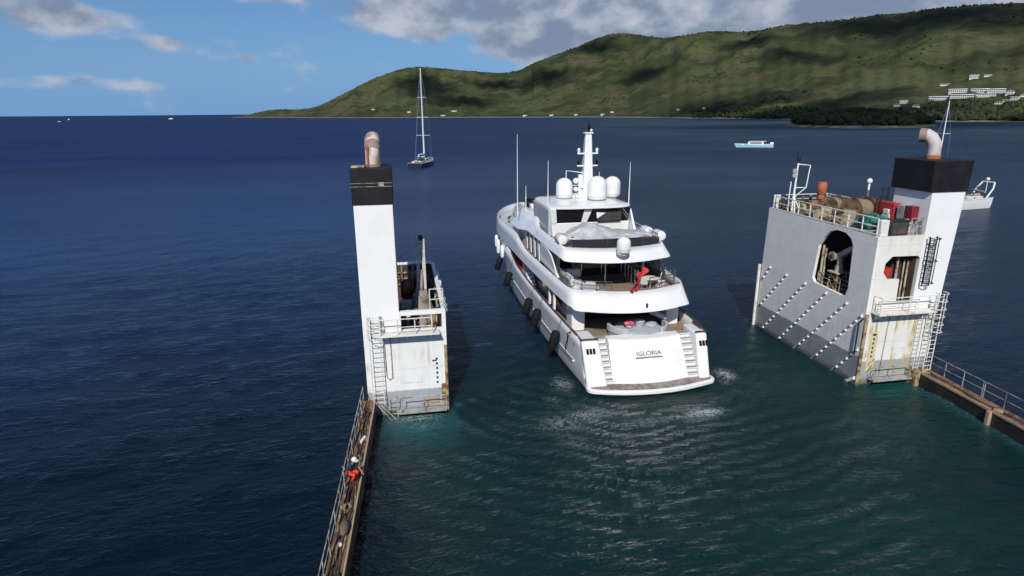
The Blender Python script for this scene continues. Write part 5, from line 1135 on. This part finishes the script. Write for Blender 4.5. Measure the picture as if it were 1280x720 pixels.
def chair(x, y, rz, label, z0=5.32):
    t = thing('deck_chair', label, 'chair', (x, y, z0), 'white chairs on the yacht upper deck')
    ca, sa = math.cos(rz), math.sin(rz)
    def put(mb): mb.v = [(x + a * ca - b * sa, y + a * sa + b * ca, z0 + c) for a, b, c in mb.v]; return mb
    put(MB().box(-.28, .28, -.28, .28, .38, .50)).build('seat', CUSH, t, bevel=.04)
    put(MB().hexa([(-.28, .22, .505), (.28, .22, .505), (.28, .30, .505), (-.28, .30, .505)], [(-.28, .34, 1.0), (.28, .34, 1.0), (.28, .42, 1.0), (-.28, .42, 1.0)])).build('backrest', CUSH, t, bevel=.03)
    for a, b in ((-.25, -.25), (.25, -.25), (.25, .25), (-.25, .25)): put(MB().tube([(a, b, .005), (a, b, .38)], .022, 6)).build('leg', STEEL, t)
for x, y, rz, lb in ((18.6, 44.4, 2.6, 'white deck chair nearest the red ensign on the upper deck'), (19.5, 43.4, 3.0, 'white deck chair at the aft starboard corner of the upper deck'), (20.1, 45.4, 4.2, 'white deck chair against the starboard rail of the upper deck'), (18.9, 46.2, .5, 'white deck chair on the inner side of the starboard table')):
    chair(x, y, rz, lb)
tb_ = thing('dining_table', 'white round table among the starboard chairs on the upper deck', 'table', (19.3, 44.8, 5.32))
MB().lathe([(.05, 0), (.62, 0), (.65, .04), (.62, .08), (.05, .08)], (19.3, 44.8, 6.0), 22).build('tabletop', CUSH, tb_, smooth=True); MB().lathe([(.3, 0), (.08, .06), (.08, .67)], (19.3, 44.8, 5.32), 12).build('leg', STEEL, tb_, smooth=True)
# main deck aft: round table and settee
tb_ = thing('round_table', 'large pale grey round table behind the transom on the yacht main deck', 'table', (17.0, 41.5, 2.73))
MB().lathe([(.05, 0), (1.62, 0), (1.72, .05), (1.72, .12), (1.6, .16), (.05, .17)], (17.0, 41.35, 3.12), 36).build('tabletop', CUSHG, tb_, smooth=True); MB().lathe([(.6, 0), (.35, .2), (.35, .39)], (17.0, 41.35, 2.73), 18).build('pedestal', GEL, tb_, smooth=True)
st = thing('curved_settee', 'curved grey settee wrapping round the aft table on the main deck', 'settee', (17.0, 41.5, 2.73))
for nm, r_in, r_out, z0, z1, a0, a1 in (('seat', 1.85, 2.45, 2.74, 3.15, 3.0, 6.45), ('backrest', 2.3, 2.55, 3.16, 3.68, 2.9, 4.15), ('backrest', 2.3, 2.55, 3.16, 3.62, 5.35, 6.5)):
    rr_ = [[(17.0 + r * .93 * math.cos(a) , 41.45 + r * .68 * math.sin(a), z - .1 if z > 3 else z) for r, z in ((r_in, z0), (r_out, z0), (r_out, z1), (r_in, z1))] for a in np.linspace(a0, a1, 22)]
    MB().loft(rr_, True, True).build(nm, CUSHG, st, bevel=.04)
fl_ = thing('flower_bowl', 'bowl of red and pink flowers on the aft round table', 'flowers', (16.2, 41.1, 3.3))
MB().lathe([(.12, 0), (.26, .1), (.3, .22)], (16.2, 41.1, 3.3), 14).build('bowl', WHITE, fl_, smooth=True)
mb = MB()
for k in range(26):
    a = k * 2.4; r = .36 * math.sqrt(k / 26); mb.sphere((16.2 + r * math.cos(a), 41.1 + r * math.sin(a), 3.6 + .2 * (1 - r * 2)), .10, 7, 5)
mb.build('blossom', M('flower_red', (.62, .05, .10), .7, c2=(.75, .28, .35), scale=6), fl_, smooth=True)
MB().lathe([(.34, 0), (.36, .3), (.42, .42), (.30, .5), (.1, .52)], (17.1, 41.3, 3.3), 18).solo('wine_cooler', CUSHG, 'grey covered cooler in the middle of the aft round table', 'cooler', (17.1, 41.3, 3.3), smooth=True)
MB().lathe([(.02, 0), (.5, .02), (.46, .16), (.2, .26), (.03, .28)], (18.05, 41.4, 3.3), 18).solo('folded_cover', CUSHG, 'folded grey cover on the right part of the aft round table', 'cover', (18.05, 41.4, 3.3), smooth=True)
mb = MB().tube([(18.35, 42.3, 4.05), (19.35, 41.5, 3.75)], .2, 14); mb.solo('bolster', CUSH, 'white bolster lying at the right end of the aft settee', 'cushion', (18.8, 41.9, 3.6), smooth=True)
# fenders hanging along the port side
def fender(y, r, h, zt, label, mat, grp, name='fender', x=None, tilt=0.):
    x = XC - ip(y, HM_) - r - .06 if x is None else x
    t = thing(name, label, 'fender', (x, y, zt - h), grp)
    d = Vector((-tilt, -.12 * tilt, -1)).normalized(); T = Vector((x, y, zt))
    hs = [0, .05, .22, h - .22, h - .05, h]; MB().tube([T + d * k for k in hs], [.06, r * .7, r, r, r * .7, .06], 16).build('body', mat, t, smooth=True)
    MB().tube([T, (XC - ip(y, HT_) - .02, y, ip(y, HZ_) + .05)], .02, 5).build('lanyard', RUBBER, t)
FB = 'black fenders along the port side of the yacht'
for y, lb in ((43.0, 'black fender nearest the stern on the yacht port side'), (48.6, 'second black fender from the stern on the yacht port side'), (51.8, 'third black fender from the stern on the yacht port side'), (61.5, 'fourth black fender from the stern, just under the passage opening'), (68.8, 'farthest black fender, hanging low under the white ones near the bow')):
    fender(y, .36, 1.65, 2.75 if y < 65 else 2.7, lb, RUBBER, FB, tilt=.32)
for y, h, lb in ((66.6, 1.5, 'white fender nearest the passage opening under the bow bulwark'), (69.8, 1.7, 'middle white fender under the bow bulwark'), (72.6, 1.5, 'farthest forward white fender under the bow bulwark')):
    fender(y, .22, h, 4.6, lb, WHITE, 'white fenders at the bow', x=XC - ip(y, HT_) - .34)
pts = [(XC - ip(40.6, HT_) - .05, 40.6, 3.5)] + [(XC - ip(40.8, HM_) - .3 + .05 * math.sin(k), 40.8 + k * .12, 3.3 - .3 * k) for k in range(5)] + [(XC - 5.05, 41.8, 1.7)]
MB().tube(pts, .045, 6).solo('mooring_line', RUBBER, 'black mooring line hanging over the yacht port quarter', 'rope', (XC - 5, 41, 3.4), smooth=True)

# ------------------------------------------------------------------ other boats
def hull_loft(T, L, B, fb, sheer=.3, stern_w=.75, n=16):
    """boat hull, bow toward +local y; T maps local to world"""
    rings = []
    for i in range(n + 1):
        s = i / n; y = -L / 2 + L * s
        w = B / 2 * (stern_w + (1 - stern_w) * min(1, s * 2.4)) * (1 - max(0, (s - .42) / .58) ** 2.2)
        w = max(w, .03); zt = fb * (1 + sheer * (s - .3) ** 2 * 2); ov = .05 * L * max(0, s - .8) / .2
        row = [(w, zt), (w * .97, zt * .5), (w * .85, .05), (w * .4, -.5)]
        rings.append([T(-u, y + ov * max(z, 0) / fb, z) for u, z in row] + [T(u, y + ov * max(z, 0) / fb, z) for u, z in row[::-1]])
    return rings
def boatmap(x, y, rz):
    ca, sa = math.cos(rz), math.sin(rz)
    return lambda a, b, c: (x + a * ca - b * sa, y + a * sa + b * ca, c)
NAVY = M('navy_hull', (.010, .014, .028), .2, coat=.5)
def sailing_yacht(name, label, x, y, rz, L, B, fb, hullm, mast_h, mast_y, spreaders, extra=None, boom=True, mast_r=.22):
    t = thing(name, label, 'sailboat', (x, y, 0)); T = boatmap(x, y, rz)
    hl = MB().loft(hull_loft(T, L, B, fb), False, False); r0 = hull_loft(T, L, B, fb)[0]; hl.add(r0, [tuple(range(len(r0)))]); hl.build('hull', hullm, t, smooth=True)
    rr_ = hull_loft(T, L, B, fb); MB().loft([[r[0], r[-1]] for r in rr_], False, False).build('deck', TEAKG, t)
    mb = MB(); wl_ = [[r[0], r[0]] for r in rr_]
    for k in (0, -1): mb.tube([Vector(r[k]) + Vector((0, 0, .04)) for r in rr_], .09, 6)
    mb.build('toe_rail', WHITE, t, smooth=True)
    W, Lc = B * .27, L * .30
    cab = MB().hexa([T(-W, -L * .12, fb * .98), T(W, -L * .12, fb * .98), T(W * .7, -L * .12 + Lc, fb * .98), T(-W * .7, -L * .12 + Lc, fb * .98)], [T(-W * .85, -L * .10, fb + 1.15), T(W * .85, -L * .10, fb + 1.15), T(W * .5, -L * .12 + Lc * .8, fb + .7), T(-W * .5, -L * .12 + Lc * .8, fb + .7)]).build('coachroof', WHITE, t, bevel=.1)
    MB().hexa([T(-W * .9, -L * .125, fb + .45), T(W * .9, -L * .125, fb + .45), T(W * .9, -L * .118, fb + .45), T(-W * .9, -L * .118, fb + .45)], [T(-W * .8, -L * .12, fb + .95), T(W * .8, -L * .12, fb + .95), T(W * .8, -L * .105, fb + .95), T(-W * .8, -L * .105, fb + .95)]).build('window', GLASS, cab)
    for sg in (-1, 1): MB().hexa([T(sg * W * .98, -L * .08, fb + .4), T(sg * W * 1.0, -L * .08, fb + .4), T(sg * W * .85, L * .06, fb + .4), T(sg * W * .83, L * .06, fb + .4)], [T(sg * W * .90, -L * .08, fb + .8), T(sg * W * .93, -L * .08, fb + .8), T(sg * W * .75, L * .06, fb + .7), T(sg * W * .72, L * .06, fb + .7)]).build('window', GLASS, cab)
    for a, b in ((-.22, -.2), (.22, -.2), (-.22, -.32), (.22, -.32)): MB().hexa([T(B * a - .5, L * b - .9, fb), T(B * a + .5, L * b - .9, fb), T(B * a + .5, L * b + .9, fb), T(B * a - .5, L * b + .9, fb)], [T(B * a - .5, L * b - .9, fb + .5), T(B * a + .5, L * b - .9, fb + .5), T(B * a + .5, L * b + .9, fb + .5), T(B * a - .5, L * b + .9, fb + .5)]).build('cockpit_seat', (CUSH, MACHG)[int(a > 0)], t, bevel=.08)
    MB().hexa([T(-B * .2, -L * .17, fb + 1.8), T(B * .2, -L * .17, fb + 1.8), T(B * .2, -L * .09, fb + 1.8), T(-B * .2, -L * .09, fb + 1.8)], [T(-B * .18, -L * .165, fb + 1.95), T(B * .18, -L * .165, fb + 1.95), T(B * .18, -L * .09, fb + 1.95), T(-B * .18, -L * .09, fb + 1.95)]).build('bimini', WHITE, t, bevel=.05)
    mast = MB().tube([T(0, mast_y, fb), T(0, mast_y, mast_h)], [mast_r, mast_r * .55], 10).build('mast', WHITE, t, smooth=True)
    for h, w_ in spreaders: MB().tube([T(-w_, mast_y - .3, h), T(0, mast_y, h), T(w_, mast_y - .3, h)], .07, 6).build('spreader', WHITE, mast)
    if boom: MB().tube([T(0, mast_y - .2, fb + 2.6), T(0, mast_y - L * .33, fb + 2.7)], .28, 8).build('boom', WHITE, mast, smooth=True)
    rg = MB()
    for sg in (-1, 1):
        P = [T(sg * B * .46, mast_y - .4, fb)] + [T(sg * w_, mast_y - .3, h) for h, w_ in spreaders] + [T(0, mast_y, mast_h - .3)]
        rg.tube(P, .035, 5)
    rg.tube([T(0, L * .5, fb * 1.1), T(0, mast_y, mast_h - .5)], .045, 5); rg.tube([T(0, -L * .49, fb), T(0, mast_y, mast_h - .3)], .035, 5)
    rg.build('rigging', STEEL, mast)
    if extra: extra(t, T)
    return t
sailing_yacht('sailing_yacht', 'dark blue sailing yacht with a very tall white mast anchored beyond the left tower', 7.9, 234, math.radians(-16), 25, 6.6, 1.7, NAVY, 34.6, 2.0, ((11.0, 2.6), (17.5, 2.2), (24.5, 1.6)), mast_r=.34)
def arch(t, T):
    mb = MB()
    for sg in (-1, 1): mb.tube([T(sg * 1.6, -7.2, 1.9), T(sg * 1.6, -8.6, 3.9), T(sg * 1.2, -9.2, 5.0)], .16, 8)
    mb.tube([T(-1.2, -9.2, 5.0), T(1.2, -9.2, 5.0)], .14, 8); mb.build('stern_arch', WHITE, t, smooth=True)
    MB().tube([T(-.9, -7.7, 3.0), T(-.9, -7.7, 5.9)], .07, 6).build('antenna_pole', WHITE, t); MB().sphere(T(-.9, -7.7, 5.7), .35, 10, 6).build('radome', WHITE, t, smooth=True)
    MB().tube([T(-1.0, -7.4, 3.2), T(1.4, -7.3, 3.4)], [.2, .22], 10).build('dinghy_outboard', MACHG, t, smooth=True)
    MB().tube([T(0, -7.7, 2.6), T(0, -5.9, 2.5)], .3, 10).build('rolled_awning', M('faded_red_canvas', (.42, .26, .22), .8), t, smooth=True)
sailing_yacht('sailing_yacht', 'white sailing yacht half hidden behind the right tower funnel, its stern arch showing', 105.3, 102.6, math.radians(94), 17.6, 4.8, 2.0, WHITE, 20.4, 4.2, ((9.0, 1.4), (14.5, 1.1)), arch, mast_r=.15)
ct = thing('power_catamaran', 'low white power catamaran lying alone on the bay before the right-hand hills', 'catamaran', (187, 306.6, 0)); T = boatmap(187, 306.6, math.radians(57))
for sg in (-1, 1):
    MB().loft([[(lambda p: p)(q) for q in r] for r in hull_loft(lambda a, b, c: T(a + sg * 2.9, b, c), 18.5, 2.2, 1.5, .25, .85)], False, False).build('hull', M('turquoise_reflection_hull', (.36, .62, .66), .3), ct, smooth=True)  # turquoise reflected on the shaded hulls, painted in as their colour
def bxT(x0, x1, y0, y1, z0, z1, tp=1.): return MB().hexa([T(x0, y0, z0), T(x1, y0, z0), T(x1, y1, z0), T(x0, y1, z0)], [T(x0 * tp, y0 * tp, z1), T(x1 * tp, y0 * tp, z1), T(x1 * tp, y1 * tp, z1), T(x0 * tp, y1 * tp, z1)])
bxT(-3.6, 3.6, -8.6, 6.5, 1.1, 1.65).build('bridge_deck', WHITE, ct, bevel=.1)
cb_ = bxT(-2.9, 2.9, -4.5, 3.6, 1.66, 3.0, .92).build('cabin', WHITE, ct, bevel=.15)
for sg in (-1, 1): bxT(*sorted((sg * 2.72, sg * 2.93)), -3.4, 2.4, 2.0, 2.6).build('window', GLASS, cb_)
bxT(-3.0, 3.0, -5.5, 2.6, 3.05, 3.25).build('hardtop', WHITE, ct, bevel=.08); bxT(-2.6, 2.6, -4.75, -4.62, 1.7, 2.8).build('aft_door', GLASS, cb_)
for sg in (-1, 1): bxT(*sorted((sg * 2.4, sg * 3.6)), -9.2, -7.4, 1.66, 2.5).build('stern_locker', WHITE, ct, bevel=.15)
MB().tube([T(-3, 7.8, 1.5), T(3, 7.8, 1.5)], .12, 8).build('bow_beam', STEEL, ct)
def launch(x, y, rz, L, label):
    t = thing('motor_launch', label, 'motorboat', (x, y, 0), 'tiny boats out at sea'); T = boatmap(x, y, rz)
    MB().loft(hull_loft(T, L, L * .27, L * .11), False, True).build('hull', WHITE, t, smooth=True)
    rr_ = hull_loft(T, L, L * .27, L * .11); MB().loft([[r[0], r[-1]] for r in rr_], False, False).build('deck', WHITE, t)
    W = L * .09; MB().hexa([T(-W, -L * .25, L * .1), T(W, -L * .25, L * .1), T(W, L * .15, L * .1), T(-W, L * .15, L * .1)], [T(-W * .8, -L * .22, L * .21), T(W * .8, -L * .22, L * .21), T(W * .8, L * .05, L * .21), T(-W * .8, L * .05, L * .21)]).build('cabin', WHITE, t)
launch(-1030, 3120, 1.1, 26, 'white launch on the horizon, largest of the far boats on the left')
launch(-1560, 3350, .9, 20, 'tiny white boat on the horizon left of the largest far launch')
launch(-1100, 2300, 1.8, 9, 'faint boat just below the horizon between the two far white launches')
launch(-860, 1420, .4, 7, 'small pale boat on the open sea, farthest left of the far boats')

# ------------------------------------------------------------------ crouching man on the left walkway
SKIN = M('skin', (.36, .19, .12), .6); NAVYC = M('navy_jacket', (.014, .017, .045), .85, c2=(.03, .035, .07), scale=6); REDC = M('orange_red_trousers', (.62, .055, .02), .8, c2=(.45, .03, .015), scale=5)
HAT = M('white_helmet', (.80, .80, .78), .3); BOOT = M('brown_boot', (.05, .035, .025), .7); GREYC = M('grey_sleeve', (.35, .37, .40), .8); HAIR = M('dark_hair', (.02, .015, .012), .8)
foot = Vector(QL(9.15, .34, 1.155)); fdir = Vector((.86, -.5, 0)).normalized(); sdir_ = Vector((fdir.y, -fdir.x, 0))      # sdir_ = his right
def J(f, s, h): return foot + fdir * f + sdir_ * s + Vector((0, 0, h))
def skinned(name, verts, edges, radii, mat, parent, sub=2, root=0):
    me = bpy.data.meshes.new(name); me.from_pydata([tuple(v) for v in verts], edges, []); o = bpy.data.objects.new('tmp_skin', me); col.objects.link(o)
    md = o.modifiers.new('skin', 'SKIN'); md.use_smooth_shade = True
    for i, r in enumerate(radii):
        sv = me.skin_vertices[0].data[i]; sv.radius = (r, r) if not isinstance(r, tuple) else r; sv.use_root = (i == root)
    md2 = o.modifiers.new('sub', 'SUBSURF'); md2.levels = sub; md2.render_levels = sub
    bpy.context.view_layer.update()
    m2 = bpy.data.meshes.new_from_object(o.evaluated_get(bpy.context.evaluated_depsgraph_get())); bpy.data.objects.remove(o)
    off = ROOT[parent.name]; m2.transform(Matrix.Translation(-off)); m2.materials.clear(); m2.materials.append(mat); m2.name = name
    for p in m2.polygons: p.use_smooth = True; p.material_index = 0
    q = bpy.data.objects.new(name, m2); col.objects.link(q); q.parent = parent; ROOT[q.name] = off; return q
man = thing('person', 'crouching person in white helmet, navy jacket and orange-red trousers on the left walkway', 'person', tuple(foot))
hand_r, hand_l = J(-.27, .24, .955), J(.54, -.18, .57)
V = [J(-.16, 0, .54), J(-.08, 0, .72), J(.04, 0, .94), J(.14, 0, 1.09), J(.19, 0, 1.15), J(.25, 0, 1.26),                  # pelvis, waist, chest, neck base, neck, head
     J(-.14, .10, .52), J(.34, .17, .60), J(.08, .15, .10), J(.27, .18, .04),
     J(-.14, -.10, .52), J(.32, -.17, .58), J(.04, -.15, .10), J(.22, -.19, .04),
     J(.08, .20, 1.03), J(-.06, .33, .90), J(-.20, .27, .94), hand_r,                                                      # right arm, holding the rail
     J(.10, -.19, 1.03), J(.28, -.26, .80), J(.46, -.20, .64), hand_l]
E_ = [(0, 1), (1, 2), (2, 3), (3, 4), (4, 5), (0, 6), (6, 7), (7, 8), (8, 9), (0, 10), (10, 11), (11, 12), (12, 13), (2, 14), (14, 15), (15, 16), (16, 17), (2, 18), (18, 19), (19, 20), (20, 21)]
Rr = [.13, .125, .145, .07, .055, .09, .09, .065, .045, .04, .09, .065, .045, .04, .06, .045, .032, .036, .06, .045, .032, .036]
def fingers(hi, wrist, palm):
    d = (V[hi] - V[wrist]).normalized(); s = d.cross(palm).normalized()
    for k, (o_, L) in enumerate(((-.03, .075), (-.01, .085), (.01, .08), (.03, .062))):
        a = V[hi] + s * o_ + d * .03; b_ = a + d * L * .55 + palm * .012; c_ = b_ + d * L * .35 + palm * .035
        i = len(V); V.extend([a, b_, c_]); E_.extend([(hi, i), (i, i + 1), (i + 1, i + 2)]); Rr.extend([.011, .010, .008])
    a = V[hi] - s * .045; b_ = a + d * .03 - s * .02 + palm * .02; i = len(V); V.extend([a, b_]); E_.extend([(hi, i), (i, i + 1)]); Rr.extend([.012, .010])
fingers(17, 16, Vector((0, 0, -1))); fingers(21, 20, Vector((0, 0, -1)))
skinned('body', V, E_, Rr, SKIN, man)
sub_ = lambda ids: [V[i] for i in ids]
skinned('jacket', sub_([1, 2, 3, 14, 15, 18, 19]), [(0, 1), (1, 2), (1, 3), (3, 4), (1, 5), (5, 6)], [.19, .215, .11, .105, .075, .105, .075], NAVYC, man)
skinned('sleeve', sub_([15, 16]), [(0, 1)], [.06, .05], GREYC, man)
skinned('trousers', sub_([0, 1, 6, 7, 8, 10, 11, 12]), [(0, 1), (0, 2), (2, 3), (3, 4), (0, 5), (5, 6), (6, 7)], [.165, .15, .12, .095, .07, .12, .095, .07], REDC, man)
for a, b_ in ((8, 9), (12, 13)): MB().tube([V[a] + Vector((0, 0, .06)), V[a] + Vector((0, 0, -.03)), V[b_], V[b_] + fdir * .05], [.06, .07, .055, .04], 10).build('boot', BOOT, man, smooth=True)
hd = V[5] + Vector((0, 0, .03))
head = MB(); head.sphere(tuple(hd), .105, 16, 10, (.95, .95, 1.15)); ho_ = head.build('head', SKIN, man, smooth=True)
MB().tube([hd + fdir * .09 + Vector((0, 0, .01)), hd + fdir * .135 - Vector((0, 0, .02)), hd + fdir * .10 - Vector((0, 0, .035))], [.012, .018, .012], 8).build('nose', SKIN, ho_, smooth=True)
for s in (-.035, .035): MB().sphere(tuple(hd + fdir * .092 + sdir_ * s + Vector((0, 0, .015))), .013, 8, 5).build('eye', HAIR, ho_, smooth=True)
MB().tube([hd + fdir * .088 - sdir_ * .025 - Vector((0, 0, .06)), hd + fdir * .094 - Vector((0, 0, .062)), hd + fdir * .088 + sdir_ * .025 - Vector((0, 0, .06))], .008, 6).build('mouth', REDP, ho_, smooth=True)
for s in (-1, 1): MB().sphere(tuple(hd + sdir_ * s * .10), .03, 8, 5, (.6, .8, 1)).build('ear', SKIN, ho_, smooth=True)
MB().sphere(tuple(hd - fdir * .02 + Vector((0, 0, .015))), .108, 14, 8, (1, 1, 1)).build('hair', HAIR, ho_, smooth=True)
hm_ = MB(); tilt = Matrix.Rotation(.25, 3, tuple(-sdir_))
prof = [(.145, .02), (.15, .035), (.14, .05), (.135, .08), (.115, .13), (.075, .165), (.02, .18)]
hm_.lathe(prof, (0, 0, 0), 20); hm_.cbox((.15, 0, .03), (.12, .20, .018), 0)
yawm = Matrix.Rotation(math.atan2(fdir.y, fdir.x), 3, 'Z'); hm_.v = [tuple(hd + Vector((0, 0, .015)) + yawm @ (Matrix.Rotation(.22, 3, 'Y') @ Vector(p))) for p in hm_.v]
hm_.build('helmet', HAT, man, smooth=True)
